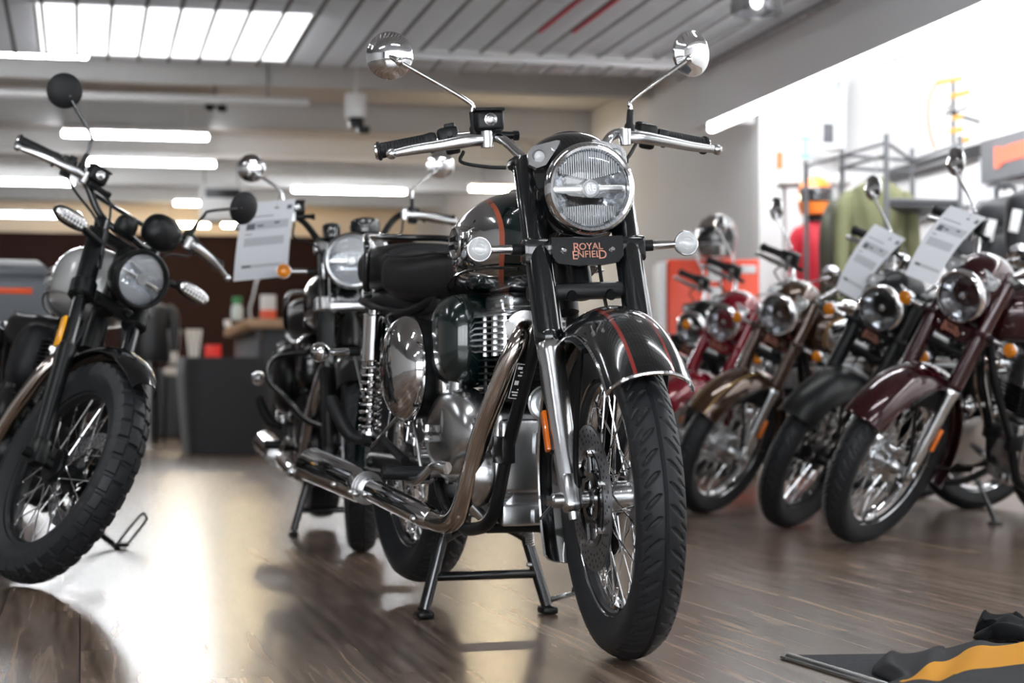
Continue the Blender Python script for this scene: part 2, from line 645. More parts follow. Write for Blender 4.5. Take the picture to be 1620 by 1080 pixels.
def batten(c, L_, along='x', m=TUBE, label='', name='ceiling_light', group=None, hang=0.0, shade=.075):
    c = np.array(c)
    o = empty(name, c)
    tag(o, label, 'ceiling light', group)
    ax = np.array([1, 0, 0]) if along == 'x' else np.array([0, 1, 0])
    s = (L_, shade, 0.035)
    P = [box((0, 0, 0.045), s, 0.008)]
    if hang > 0:
        P += [box(ax * L_ * .35 * k + np.array([0, 0, .06 + hang / 2]), (0.012, 0.012, hang), 0) for k in (-1, 1)]
    obj('lamp_housing', P, HOUSING, o)
    obj('lamp_tube', [tube([-ax * L_ / 2, -ax * (L_ / 2 - .01), ax * (L_ / 2 - .01), ax * L_ / 2], [0.016, .024, .024, .016], 14)], m, o)
    return o


far = [(215, 215, 19.5, 'ceiling tube light highest on the left of the rear ceiling'), (238, 258, 21.8, 'second ceiling tube light below the highest one at left'),
       (20, 288, 23.7, 'ceiling tube light cut by the left edge, upper of two'), (35, 340, 27.4, 'ceiling tube light low at the left edge, above the dark wall'),
       (553, 302, 24.7, 'ceiling tube light between the price sheet and the seat in the middle'), (298, 322, 26.2, 'short visible ceiling tube light left of the ventilation unit')]
for px, py, D, lb in far:
    p = at(px, py, D)
    batten(p, 1.40 if D < 26 else (1.55 if px < 100 else .35), 'x', TUBE, lb, shade=.30, group='tube lights of the rear ceiling', hang=max(0.02, ZT - p.z - .07))  # housings widened to keep the tube light off the ceiling
for px, py, D, lb in ((290, 356, 28.4, 'warm lamp glowing above the dark wall at left of the ventilation unit'), (392, 357, 28.6, 'warm lamp glowing above the dark wall behind the price sheet')):
    p = at(px, py, D)
    batten(p, .72, 'x', WARMT, lb, hang=max(0.02, ZT - p.z - .07), name='warm_ceiling_light')
batten(at(20, 84, 14.9), 1.1, 'x', TUBE, 'lit tube at the upper left edge under the louvred ceiling', hang=.05)
p = at(870, 97, 14.2)
batten(p, 2.3, 'x', FINW, 'unlit pale tube fitting along the end of the louvred ceiling', hang=.03)
batten(at(785, 299, 20.5) + Vector((0, 0, 0)), .55, 'x', WARMT, 'small lit tube seen past the foreground tank by the far right wall', hang=.5)
# the light panel set into the louvres, upper left
pa, pb_ = at(82, 60, 14.25), at(440, 62, 14.25)
lp = empty('light_panel', ((pa.x + pb_.x) / 2, 13.6, ZG))
tag(lp, 'wide bright light panel set in the louvred ceiling at upper left', 'ceiling light')
obj('panel_diffuser', [box((0, 0, -.006), (1.72, 1.75, .010), 0.002)], PANEL, lp)
for s in (-1, 1):
    obj('panel_edge', [box((s * .872, 0, -.006), (.02, 1.78, .009), 0)], HOUSING, lp)
# rows of tube lights added for top light over the front of the shop, out of the picture above
for k, (x_, y_) in enumerate(((-3.4, 1.2), (-0.4, 1.2), (2.6, 1.2), (-3.4, 4.4), (-0.4, 4.4), (2.6, 4.4), (-3.4, 7.8), (2.9, 7.8))):
    o = batten((x_, y_, 2.90), 1.5, 'x', TUBEF, 'added unseen tube light under the louvred ceiling over the front of the shop', group='added tube lights over the front of the shop', hang=.03)
# linear lamp under the soffit
st_ = empty('linear_lamp', (4.612, 7.6, 2.571))
tag(st_, 'long glowing linear lamp running under the edge of the right soffit', 'linear lamp')
obj('lamp_strip', [box((0, 0, 0), (0.055, 13.3, 0.085), 0.02)], STRIP, st_)
for s_ in (-1, 1):
    obj('end_cap', [box((0, s_ * 6.655, 0), (0.05, 0.01, 0.08), 0.003)], HOUSING, st_)
COVEFILL = pb('lit_cove_fill', (1, 1, 1), 0.4, emis=(0.95, 0.98, 1.0), es=42.0)
cv = empty('added_cove_lamp', (4.86, 7.6, 3.06))  # unseen lamp added to brighten the recess wall
tag(cv, 'added unseen linear lamp behind the right soffit that lights the white wall', 'linear lamp')
obj('lamp_strip', [box((0, 0, 0), (0.06, 12.6, 0.05), 0.015)], COVEFILL, cv)
obj('lamp_rail', [box((-.10, 0, .04), (0.24, 12.6, 0.02), 0.002)], HOUSING, cv)
# pendant glass lamp
pd = at(1197, -14, 9.0)
pe = empty('pendant_lamp', pd)
tag(pe, 'clear glass pendant lamp hanging under the louvred ceiling at the top edge', 'pendant lamp')
obj('glass_shade', [lathe([(-.105, .118), (-.10, .122), (0, .112), (.10, .10), (.13, .06), (.13, .055), (.098, .094), (-.10, .116), (-.105, .118)], n=48, caps=False)], glass_mat('frosted_shade', (1, 1, 1), .2, 1.5, tint=(.72, .72, .74)), pe)
obj('lamp_bulb', [ellipsoid((0, 0, -.045), (.028, .028, .036)), lathe([(-.02, .016), (.10, .018)], n=16)], pb('lit_bulb', (1, 1, 1), .4, emis=(1, .97, .9), es=6), pe)
obj('lamp_rod', [tube([(0, 0, .10), (0, 0, ZG - pd.z + .1)], .008, 8)], HOUSING, pe)


# ------------------------------------------------------------------ motorcycles
# bike frame: x forward from the rear axle, y to the rider's left, z up
FAX, FZ = 1.387, 0.331           # front axle
MESH = {}


def cached(key, fn):
    if key not in MESH:
        p = fn()
        MESH[key] = mesh_of(key, [p] if isinstance(p, tuple) else p)
    return MESH[key]


def both(f):
    return [f(-1), f(1)]


def tyre_mesh(kind):
    if kind == 'road':
        R_, w, rb, nseg, ns = 0.331, 0.050, 0.247, 864, 48
    elif kind == 'knobby':
        R_, w, rb, nseg, ns = 0.343, 0.052, 0.247, 540, 38
    else:
        R_, w, rb, nseg, ns = 0.325, 0.061, 0.233, 640, 40
    # cross-section: bead, sidewall, shoulder, tread, and back
    half = [(0.030, rb), (0.034, rb - 0.004), (0.040, rb + 0.010), (w * 0.97, rb + 0.034), (w, rb + 0.047)]
    tread_half = w * 0.90
    sh = R_ - 0.021 if kind != 'knobby' else R_ - 0.014
    ys = np.linspace(tread_half, -tread_half, 41)
    tread = [(y, R_ - (R_ - sh) * abs(y / tread_half) ** 2.1) for y in ys]
    prof = half + tread + [(-y, r) for y, r in reversed(half)] + [(-0.028, rb - 0.012), (0.028, rb - 0.012)]
    prof = np.array(prof)
    A = np.arange(nseg) * 2 * math.pi / nseg
    Y = np.tile(prof[:, 0], (nseg, 1))
    Rr = np.tile(prof[:, 1], (nseg, 1))
    i0, i1 = len(half), len(half) + len(tread)
    y = Y[:, i0:i1]
    ay = np.abs(y) / tread_half
    u = A[:, None] / (2 * math.pi) * ns
    if kind == 'knobby':
        f = (u + np.where(y > 0, 0.5, 0.0)) % 1.0
        g = np.where(np.abs(f - 0.5) < 0.13, 1.0, 0.0)
        g = np.maximum(g, np.where(np.abs(np.abs(y) - 0.021) < 0.0022, 1.0, 0.0))
        g = np.where(np.abs(y) < 0.017, np.where(np.abs(((u * 1.0 + 0.25) % 1.0) - 0.5) < 0.10, 1.0, 0.0) * 0.9 + np.where(np.abs(np.abs(y) - 0.021) < 0.0022, 1, 0), g)
        Rr[:, i0:i1] -= 0.0075 * np.clip(g, 0, 1)
    else:
        # slanted, curved sipes either side of a centre groove
        curve = 0.75 * (ay - 0.2) + 0.5 * (ay - 0.2) ** 2
        f = (u + curve + np.where(y > 0, 0.5, 0.0)) % 1.0
        f2 = (u + curve * 0.9 + np.where(y > 0, 0.0, 0.5)) % 1.0
        ww = 0.15 * np.clip(1 - np.abs((ay - 0.52) / 0.36) ** 3, 0, 1)
        w2 = 0.12 * np.clip(1 - np.abs((ay - 0.80) / 0.20) ** 2, 0, 1)
        g = np.clip((ww - np.abs(f - 0.5)) / 0.05, 0, 1) * (ww > 0)
        g = np.maximum(g, np.clip((w2 - np.abs(f2 - 0.5)) / 0.05, 0, 1) * (w2 > 0) * 0.8)
        g = np.maximum(g, np.clip(1.6 - np.abs(y) / 0.0022, 0, 1))
        Rr[:, i0:i1] -= 0.0042 * g
    V = np.stack([Rr * np.cos(A)[:, None], Y, Rr * np.sin(A)[:, None]], 2).reshape(-1, 3)
    return V, ringfaces(nseg, len(prof), True)


def rim_mesh(rb=0.247):
    p = [(-0.034, rb + 0.009), (-0.036, rb + 0.006), (-0.034, rb - 0.001), (-0.027, rb - 0.007), (-0.016, rb - 0.010), (-0.010, rb - 0.021), (0, rb - 0.023),
         (0.010, rb - 0.021), (0.016, rb - 0.010), (0.027, rb - 0.007), (0.034, rb - 0.001), (0.036, rb + 0.006), (0.034, rb + 0.009), (0.026, rb + 0.004), (0, rb - 0.014), (-0.026, rb + 0.004)]
    return lathe([(h, r) for h, r in p] + [p[0]], d=(0, 1, 0), n=96, caps=False)


def spoke_mesh(side, lead, rb=0.247, hub=0.052):
    a = RD(33) * lead
    p0 = np.array([hub * math.cos(a), side * 0.030, hub * math.sin(a)])
    p1 = np.array([(rb - 0.020), side * 0.007, 0.0])
    d = nrm(p1 - p0)
    V = [tube([p0 - d * 0.004, p1], 0.0021, 8), tube([p1 - d * 0.020, p1 + d * 0.002], 0.0036, 8)]
    return V


def hub_mesh(big=False):
    r = 0.058
    if big:
        return lathe([(-0.058, 0.012), (-0.056, 0.090), (-0.030, 0.094), (-0.028, 0.062), (0.028, 0.060), (0.030, 0.070), (0.036, 0.070), (0.040, 0.03), (0.060, 0.022)], d=(0, 1, 0), n=48)
    return lathe([(-0.085, 0.014), (-0.05, 0.020), (-0.046, 0.05), (-0.038, 0.052), (-0.036, 0.034), (-0.034, r), (-0.028, r), (-0.022, 0.032), (0.022, 0.032), (0.028, r), (0.034, r), (0.038, 0.03), (0.085, 0.016)], d=(0, 1, 0), n=40)


def disc_mesh(R_=0.150, y=-0.058):
    P = [lathe([(y - 0.0022, 0.102), (y - 0.0022, R_), (y + 0.0022, R_), (y + 0.0022, 0.102), (y - 0.0022, 0.102)], d=(0, 1, 0), n=80, caps=False)]
    for k in range(30):            # dark discs paint in the shade of drilled vents
        for q, rr in enumerate((0.116, 0.128, 0.140)):
            a = (k + q * 0.33) * 2 * math.pi / 30
            P.append(lathe([(-0.0026, 0.0031), (0.0026, 0.0031)], (rr * math.cos(a), y, rr * math.sin(a)), (0, 1, 0), 8) + (1,))
    return P


def carrier_mesh(y=-0.058):
    P = [lathe([(y - 0.004, 0.040), (y - 0.004, 0.062), (y + 0.004, 0.062), (y + 0.004, 0.040), (y - 0.004, 0.040)], d=(0, 1, 0), n=40, caps=False),
         lathe([(y - 0.004, 0.086), (y - 0.004, 0.100), (y + 0.004, 0.100), (y + 0.004, 0.086), (y - 0.004, 0.086)], d=(0, 1, 0), n=48, caps=False)]
    for k in range(6):
        a = k * math.pi / 3 + 0.2
        P.append(tube([(0.056 * math.cos(a), y, 0.056 * math.sin(a)), (0.094 * math.cos(a + .15), y, 0.094 * math.sin(a + .15))], 0.010, 8, flat=0.4))
        P.append(lathe([(-0.010, 0.0085), (0, 0.0085)], (0.094 * math.cos(a + .15), y, 0.094 * math.sin(a + .15)), (0, 1, 0), 8) + (1,))
    return P


def wheel(root, name, axle, S, kind, rim_m, hub_m, spoke_m, disc=None, bighub=False, rb=0.247, nsp=36):
    M = np.eye(4)
    M[:3, 3] = axle
    if S is not None:
        M = S @ M
    rim = put(name, cached('rim%.3f' % rb, lambda: rim_mesh(rb)), rim_m, root, M)
    put('tyre', cached('tyre_' + kind, lambda: tyre_mesh(kind)), TYRE, rim)
    put('hub', cached('hub%d' % bighub, lambda: hub_mesh(bighub)), hub_m, rim)
    for k in range(nsp):
        side, lead = (-1, 1)[k % 2], (-1, 1)[(k // 2) % 2]
        me = cached('spoke%d%d%.3f' % (side, lead, rb), lambda: spoke_mesh(side, lead, rb))
        put('spoke', me, spoke_m, rim, rot_y(2 * math.pi * k / nsp))
    if disc is not None:
        T_ = np.diag([-1.0, -1.0, 1.0, 1.0]) if disc == 'left' else None
        put('brake_disc', cached('disc', disc_mesh), [DISC, MATTE], rim, T_)
        put('disc_carrier', cached('carrier', carrier_mesh), [BLACKP, CHROME], rim, T_)
    return rim


def rot_y(a):
    M = np.eye(4)
    M[0, 0], M[0, 2], M[2, 0], M[2, 2] = math.cos(a), -math.sin(a), math.sin(a), math.cos(a)
    return M


def axis_matrix(pt, d, a):
    return np.array(Matrix.Translation(pt) @ Matrix.Rotation(a, 4, Vector(d)) @ Matrix.Translation(-Vector(pt)))


def headlight(root, S, key, c, d, r, bezel_m, bucket_m, style, depth=0.15):
    """round headlamp: bucket > bezel, reflector, glass, light bar, badge"""
    F = frame_matrix(c, np.cross((0, 0, 1), d), np.cross(d, np.cross((0, 0, 1), d)))   # local z looks forward

    def bucket():
        return xf(lathe([(-depth, 0.02), (-depth * .96, r * .45), (-depth * .7, r * .78), (-depth * .3, r * .95), (-0.012, r * 0.985), (0, r * 0.97), (0.0, r * .9), (-0.060, r * .885), (-0.066, 0.01)], n=64), F)

    def bezel():
        return xf(lathe([(-0.018, r * 0.99), (-0.012, r * 1.04), (0.002, r * 1.05), (0.014, r * 1.01), (0.019, r * 0.95), (0.018, r * 0.89), (0.008, r * 0.855), (0.0, r * 0.865), (-0.018, r * 0.99)], n=80, caps=False), F)

    def facets():
        rnd = random.Random(5)
        V, Fc = [], []
        edges = [0.10, 0.30, 0.48, 0.66, 0.87]
        for i in range(4):
            n = (8, 10, 12, 16)[i]
            for j in range(n):
                a0, a1 = 2 * math.pi * j / n + i * .2, 2 * math.pi * (j + 1) / n + i * .2
                tx, ty = rnd.uniform(-.35, .35), rnd.uniform(-.35, .35)
                b = len(V)
                am = (a0 + a1) / 2
                qm = (edges[i] + edges[i + 1]) / 2 * r
                for q, a in ((edges[i], a0), (edges[i + 1], a0), (edges[i + 1], am), (edges[i + 1], a1), (edges[i], a1)):
                    x, y = q * r * math.cos(a), q * r * math.sin(a)
                    z = -0.050 + 0.046 * (q / .87) ** 2 + tx * (x - qm * math.cos(am)) + ty * (y - qm * math.sin(am))
                    V.append((x, y, z))
                Fc.append((b, b + 1, b + 2, b + 3, b + 4))
        back = lathe([(-0.062, 0.001), (-0.058, r * .45), (-0.03, r * .86), (-0.004, r * .875)], n=40, caps=False)
        return [xf((np.array(V), Fc), F), xf(back, F)]

    def reflector():
        n, m = 96, 18
        V = []
        for i in range(m + 1):
            q = r * 0.87 * (0.04 + 0.96 * i / m)
            for j in range(n):
                a = 2 * math.pi * j / n
                x, y = q * math.cos(a), q * math.sin(a)
                z = -0.052 + 0.052 * (q / (r * 0.87)) ** 2
                if style == 'led':
                    # four stepped quadrants, upright flutes above and below the bar
                    if abs(y) > abs(x) * 0.5:
                        z += 0.0035 * math.sin(x / r * 34) + 0.002 * math.sin(y / r * 22)
                    else:
                        z += 0.010 * math.cos(min(1, math.hypot(abs(x) / r - .55, abs(y) / r - .32) * 2.6) * math.pi * .5) + 0.002 * math.sin((x + y) / r * 40)
                else:
                    z += 0.0028 * math.sin(x / r * 16 + 0.6) * math.cos(y / r * 5)
                V.append((x, y, z))
        V = np.array(V)
        return xf((V, ringfaces(m + 1, n)), F)

    def glass():
        return xf(lathe([(0.006, r * 0.88), (0.010, r * 0.80), (0.015, r * 0.5), (0.017, r * 0.2), (0.0172, 0.0)], n=64, caps=False), F)

    def flutes():
        P = []
        for s in (1, -1):
            for k in range(-14, 15):
                x = k * r * 0.052
                y0 = r * (0.20 + 0.012 * abs(k)) if s > 0 else r * (0.36 + 0.004 * abs(k))
                y1 = math.sqrt(max(0, (r * 0.84) ** 2 - x * x)) * (1 if s > 0 else 0.97)
                if abs(k) > 13 or y1 - y0 < 0.008:
                    continue
                P.append(xf(tube([(x, s * y0, 0.004), (x, s * y1, 0.003)], r * 0.018, 6), F))
        return P

    b = put('headlight', cached(key + 'bucket', bucket), bucket_m, root, S)
    put('headlight_bezel', cached(key + 'bezel', bezel), bezel_m, b)
    put('reflector', cached(key + 'refl%s' % style, reflector if style == 'led' else facets), REFL if style == 'led' else REFLH, b)
    if style == 'led':
        put('light_bar', cached(key + 'bar', lambda: [xf(box((0, 0, -0.004), (r * 1.70, r * 0.17, 0.016), 0.004), F), xf(box((0, 0, -0.004), (r * .62, r * 0.24, 0.014), 0.006), F)]), ALUB, b)
        put('lens_flutes', cached(key + 'flutes', flutes), CLEARL, b)

        def badge():
            P = [xf(lathe([(0.0, r * .20), (0.010, r * .20), (0.013, r * .17), (0.010, r * .14), (0.010, 0)], n=32), F)]
            V, Fc = text('RE', r * 0.2, 0.0012)
            P.append(xf((V + np.array([0, 0, 0.0115]), Fc), F) + (1,))
            return P
        put('headlight_badge', cached(key + 'badge', badge), [CLEARL, STEEL], b)
    else:
        put('bulb_shield', cached(key + 'bulb', lambda: xf(lathe([(-0.05, 0.012), (-0.02, 0.016), (-0.006, 0.013), (-0.002, 0.0)], n=20), F)), CHROME, b)
    put('headlight_glass', cached(key + 'glass', glass), LENS, b)
    return b


def indicator(root, S, key, c, inner, lens_m, body_m, face=1):
    """stalk (chrome) with a round lamp pod; child lens"""
    c, inner = np.asarray(c, float), np.asarray(inner, float)
    d = nrm(c - inner)

    def body():
        e = c - d * 0.024
        return [tube([inner, inner + d * 0.03], 0.0125, 14) + (1,), tube([inner + d * 0.028, e], [0.0105, 0.0085], 16),
                lathe([(-0.040 * face, 0.004), (-0.036 * face, 0.014), (-0.022 * face, 0.023), (-0.004 * face, 0.0265), (0.002 * face, 0.0275), (0.004 * face, 0.0265), (0.002 * face, 0.02)], c, (1, 0, 0), 32)]

    def lens():
        return [lathe([(0.001 * face, 0.0255), (0.008 * face, 0.0245), (0.013 * face, 0.018), (0.0145 * face, 0.013), (0.0135 * face, 0.012), (0.0155 * face, 0.006), (0.0155 * face, 0)], c, (1, 0, 0), 32)]
    s = put('indicator', cached(key + 'body', body), [body_m, RUBBER], root, S)
    put('indicator_lens', cached(key + 'lens', lens), lens_m, s)
    return s


def mirror(root, S, key, base, bend, ball, c, d, r, shell_m, stem_m, mid=None):
    c = np.asarray(c, float)
    d = nrm(d)

    def stem():
        P = [base, bend] + ([mid] if mid is not None else []) + [ball]
        P = np.array(P, float)
        Q = [P[0], P[0] + (P[1] - P[0]) * .7] + [P[1] + nrm(P[2] - P[1]) * 0.012] + list(P[2:])
        return [tube(Q, [0.0052] * len(Q), 12, 6), ellipsoid(ball, (0.010,) * 3), tube([ball, c + d * r * .25], 0.007, 12)]

    def boot():
        b, e = np.asarray(base, float), np.asarray(bend, float)
        u = nrm(e - b)
        return tube([b - u * 0.012, b + u * 0.004, b + u * 0.010, b + u * 0.040], [0.012, 0.012, 0.0085, 0.0075], 14)

    def shell():
        return lathe([(-0.004, r * .96), (0.0, r), (0.006, r * 1.0), (r * .13, r * .95), (r * .26, r * .78), (r * .35, r * .5), (r * .39, r * .22), (r * .395, 0)], c, d, 48)
    s = put('mirror', cached(key + 'shell', shell), shell_m, root, S)
    put('mirror_stem', cached(key + 'stem', stem), stem_m, s)
    put('rubber_boot', cached(key + 'boot', boot), RUBBER, s)
    put('mirror_glass', cached(key + 'glass', lambda: lathe([(-0.0055, r * .95), (-0.0045, r * .95)], c, d, 40)), MIRRORG, s)
    return s


def lever(root, S, key, name, pts, m):
    P = spline(np.array(pts, float), 6)

    def f():
        n = len(P)
        rr = np.interp(np.linspace(0, 1, n), [0, 0.12, 0.3, 0.8, 1], [0.015, 0.014, 0.0145, 0.011, 0.0085])
        return [tube(P, rr, 16, flat=0.62, up=(1, 0, 0)), ellipsoid(P[-1], (0.0125,) * 3), lathe([(-0.018, 0.014), (0.018, 0.014)], P[0], (0, 0, 1), 16)]
    return put(name, cached(key, f), m, root, S)


def grip_mesh(a, b):
    a, b = np.asarray(a, float), np.asarray(b, float)
    d = nrm(b - a)
    L = np.linalg.norm(b - a)
    prof = [(0, 0.014), (0.001, 0.0215), (0.007, 0.0215), (0.009, 0.0175)]
    k = 14
    for i in range(k):
        h = 0.012 + (L - 0.024) * i / k
        prof += [(h, 0.0178), (h + (L - 0.024) / k * 0.75, 0.0178), (h + (L - 0.024) / k * 0.84, 0.0168), (h + (L - 0.024) / k * 0.94, 0.0168)]
    prof += [(L - 0.008, 0.0195), (L, 0.0195), (L, 0.012)]
    return lathe(prof, a, d, 28)


def switch_mesh(s, c, d):
    c = np.asarray(c, float)
    d = nrm(d)
    F = frame_matrix(c, d, np.cross((0, 0, 1), d))
    P = [xf(box((0, 0, 0), (0.050, 0.044, 0.046), 0.010), F), xf(box((-0.042, 0, 0), (0.030, 0.036, 0.034), 0.006), F), xf(box((0.004, 0.018, -0.022), (0.034, 0.022, 0.030), 0.006), F),
         xf(box((0.006, -0.012, 0.024), (0.024, 0.018, 0.010), 0.003), F), xf(lathe([(0, 0.007), (0.014, 0.006)], (0.004, -0.028, 0.002), (0, -1, 0), 12), F),
         xf(lathe([(-0.026, 0.005), (-0.018, 0.005)], (-0.042, 0.014, 0), (0, 0, 1), 10), F)]
    return P


def frame_parts(root, cfg):
    fm = cfg.get('frame_m', SATIN)

    def f():
        P = [tube([(1.075, 0, 0.72), (1.02, 0, 0.90), (0.985, 0, 1.0)], 0.030, 16), tube([(1.03, 0, 0.885), (0.70, 0, 0.86), (0.48, 0, 0.80)], 0.022, 12)]
        for s in (-1, 1):
            P.append(tube([(1.045, s * 0.018, 0.82), (1.0, s * 0.048, 0.64), (0.905, s * 0.070, 0.435), (0.862, s * 0.084, 0.30), (0.83, s * 0.090, 0.255), (0.77, s * 0.093, 0.232), (0.64, s * 0.095, 0.228), (0.50, s * 0.10, 0.30), (0.47, s * 0.10, 0.40)], 0.0155, 12, 5))
            P.append(tube([(0.50, s * 0.08, 0.80), (0.30, s * 0.12, 0.755), (0.10, s * 0.13, 0.765), (-0.12, s * 0.13, 0.80)], 0.012, 10, 4))
            P.append(tube([(0.50, s * 0.09, 0.40), (0.34, s * 0.13, 0.62), (0.14, s * 0.135, 0.755)], 0.011, 10, 4))
            P.append(box((0.885, s * 0.075, 0.415), (0.060, 0.034, 0.062), 0.005))
        P.append(tube([(0.80, -0.09, 0.232), (0.80, 0.09, 0.232)], 0.012, 10))
        return P
    put('frame', cached('frame', f), fm, root)

    def swing():
        P = []
        rz = cfg['rz']
        for s in (-1, 1):
            P.append(tube([(0.51, s * 0.11, 0.355), (0.30, s * 0.118, 0.36), (0.0, s * 0.120, rz), (-0.05, s * 0.120, rz)], 0.020, 12, 3, flat=1.3))
            P.append(lathe([(-0.014, 0.016), (0.012, 0.016), (0.02, 0.010)], (0, s * 0.132, rz), (0, s, 0), 14))
        P.append(tube([(0.51, -0.12, 0.355), (0.51, 0.12, 0.355)], 0.024, 12))
        return P
    put('swingarm', cached('swing%.3f' % cfg['rz'], swing), fm, root)


def shocks(root, cfg):
    for s in (-1, 1):
        top, bot = np.array([0.13, s * 0.165, 0.765]), np.array([0.075, s * 0.165, 0.42])
        d = nrm(bot - top)
        b = put('shock_absorber', cached('shock%d' % s, lambda: [tube([top, top + d * 0.02], 0.018, 16), lathe([(0.01, 0.020), (0.014, 0.031), (0.13, 0.031), (0.132, 0.012)], top, d, 24), tube([top + d * 0.12, bot], 0.011, 12), lathe([(-0.03, 0.030), (-0.02, 0.031), (-0.018, 0.014)], bot, d, 20),
                                                         tube([bot + np.array([0, -.016, 0]), bot + np.array([0, .016, 0])], 0.016, 14)]), cfg.get('shock_m', CHROME), root)
        put('shock_spring', cached('spring%d' % s, lambda: helix(top + d * 0.13, d, 0.195, 0.0265, 0.0046, 10)), cfg.get('spring_m', CHROME), b)


def engine_parts(root, cfg):
    em, cm = cfg.get('engine_m', ALU), cfg.get('cover_m', ALUB)

    def crank():
        P = [box((0.66, 0, 0.40), (0.40, 0.20, 0.24), 0.03, seg=3), box((0.78, 0, 0.34), (0.16, 0.15, 0.20), 0.03, seg=3), box((0.58, 0, 0.47), (0.26, 0.17, 0.16), 0.03, seg=3), box((0.70, 0, 0.275), (0.26, 0.13, 0.06), 0.015),
             box((0.855, 0.0, 0.40), (0.05, 0.16, 0.17), 0.012), box((0.885, 0.012, 0.43), (0.012, 0.03, 0.05), 0.003), box((0.86, 0, 0.265), (0.03, 0.15, 0.05), 0.006), box((0.88, 0.02, 0.262), (0.012, 0.05, 0.034), 0.003)]
        return P
    put('crankcase', cached('crank', crank), em, root)

    def rcover():
        def stretch(vf):
            return (vf[0] - [0.685, 0, 0]) * [1.38, 1, 0.92] + [0.685, 0, 0.036], vf[1]
        P = [stretch(lathe([(0.0, 0.122), (0.034, 0.122), (0.052, 0.116), (0.068, 0.098), (0.076, 0.070), (0.078, 0.0)], (0.685, -0.09, 0.445), (0, -1, 0), 56)),
             lathe([(0.0, 0.082), (0.025, 0.082), (0.040, 0.072), (0.046, 0.0)], (0.785, -0.095, 0.36), (0, -1, 0), 36),
             box((0.62, -0.125, 0.575), (0.06, 0.05, 0.07), 0.012), lathe([(0, 0.016), (0.055, 0.014), (0.06, 0.018), (0.075, 0.017)], (0.60, -0.13, 0.585), (0, 0, 1), 18),
             tube([(0.70, -0.125, 0.53), (0.685, -0.12, 0.60), (0.69, -0.115, 0.625)], [0.024, 0.02, 0.014], 14, 3)]
        for k in range(9):
            a = k * 2 * math.pi / 9 + 0.3
            P.append(lathe([(0.028, 0.010), (0.040, 0.010), (0.044, 0.006), (0.044, 0)], (0.685 + 0.163 * math.cos(a), -0.095, 0.445 + 0.110 * math.sin(a)), (0, -1, 0), 12))
        P.append(ellipsoid((0.70, -0.150, 0.47), (0.030, 0.020, 0.062)))
        P.append(tube([(0.80, -0.13, 0.29), (0.80, -0.10, 0.26)], 0.014, 12))
        return P
    c = put('engine_cover', cached('rcover', rcover), cm, root)

    def etext():
        F = frame_matrix((0.600, -0.1665, 0.447), (1, 0, 0), (0, 0, 1))
        F[:3, :3] = F[:3, :3] @ np.array(Matrix.Rotation(RD(-24), 3, 'Y'))
        P = []
        for s, h in (('ROYAL', 0.013), ('ENFIELD', -0.013)):
            V, Fc = text(s, 0.024, 0.004)
            P.append(xf((V + np.array([0, h, 0]), Fc), F))
        return P
    put('cover_lettering', cached('etext', etext), cfg.get('etext_m', STEEL), c)
    put('engine_cover', cached('lcover', lambda: [mir(p) for p in [lathe([(0.0, 0.118), (0.026, 0.118), (0.042, 0.108), (0.050, 0.07), (0.05, 0)], (0.66, -0.09, 0.42), (0, -1, 0), 40), lathe([(0, 0.075), (0.03, 0.075), (0.04, 0.06), (0.04, 0)], (0.77, -0.09, 0.37), (0, -1, 0), 30)]]), cm, root)

    def fins(z0, z1, n, w, d, x=0.82):
        P = []
        for i in range(n):
            z = z0 + (z1 - z0) * i / (n - 1)
            P.append(prism(rrect(d, w, 0.03), 0.0042, (x, 0, z)))
        P.append(lathe([(z0 - 0.006, 0.072), (z1 + 0.006, 0.072)], (x, 0, 0), (0, 0, 1), 28))
        return P
    put('cylinder', cached('cyl', lambda: fins(0.530, 0.620, 7, 0.185, 0.185) + [tube([(0.82 + sx * .072, sy * .072, 0.525), (0.82 + sx * .072, sy * .072, 0.625)], 0.007, 8) for sx in (-1, 1) for sy in (-1, 1)]), cfg.get('cyl_m', SATIN), root)
    h = put('cylinder_head', cached('head', lambda: fins(0.640, 0.722, 7, 0.205, 0.195) + [tube([(0.82 + sx * .07, sy * .075, 0.63), (0.82 + sx * .07, sy * .075, 0.73)], 0.009, 8) for sx in (-1, 0, 1) for sy in (-1, 1)]
            + [tube([(0.90, -0.030, 0.690), (0.93, -0.040, 0.690)], 0.036, 24)]), em, root)
    put('rocker_cover', cached('rocker', lambda: [box((0.82, 0, 0.752), (0.165, 0.150, 0.050), 0.018, seg=3), box((0.82, 0, 0.730), (0.190, 0.175, 0.010), 0.004), box((0.835, -0.062, 0.745), (0.09, 0.04, 0.035), 0.012)]), cm, h)


HEADER = [(0.925, -0.040, 0.690), (0.962, -0.055, 0.683), (0.978, -0.075, 0.655), (0.965, -0.095, 0.610), (0.93, -0.112, 0.540), (0.885, -0.126, 0.465), (0.845, -0.135, 0.39), (0.81, -0.142, 0.315), (0.775, -0.147, 0.268), (0.725, -0.152, 0.243), (0.66, -0.158, 0.238), (0.60, -0.163, 0.244)]


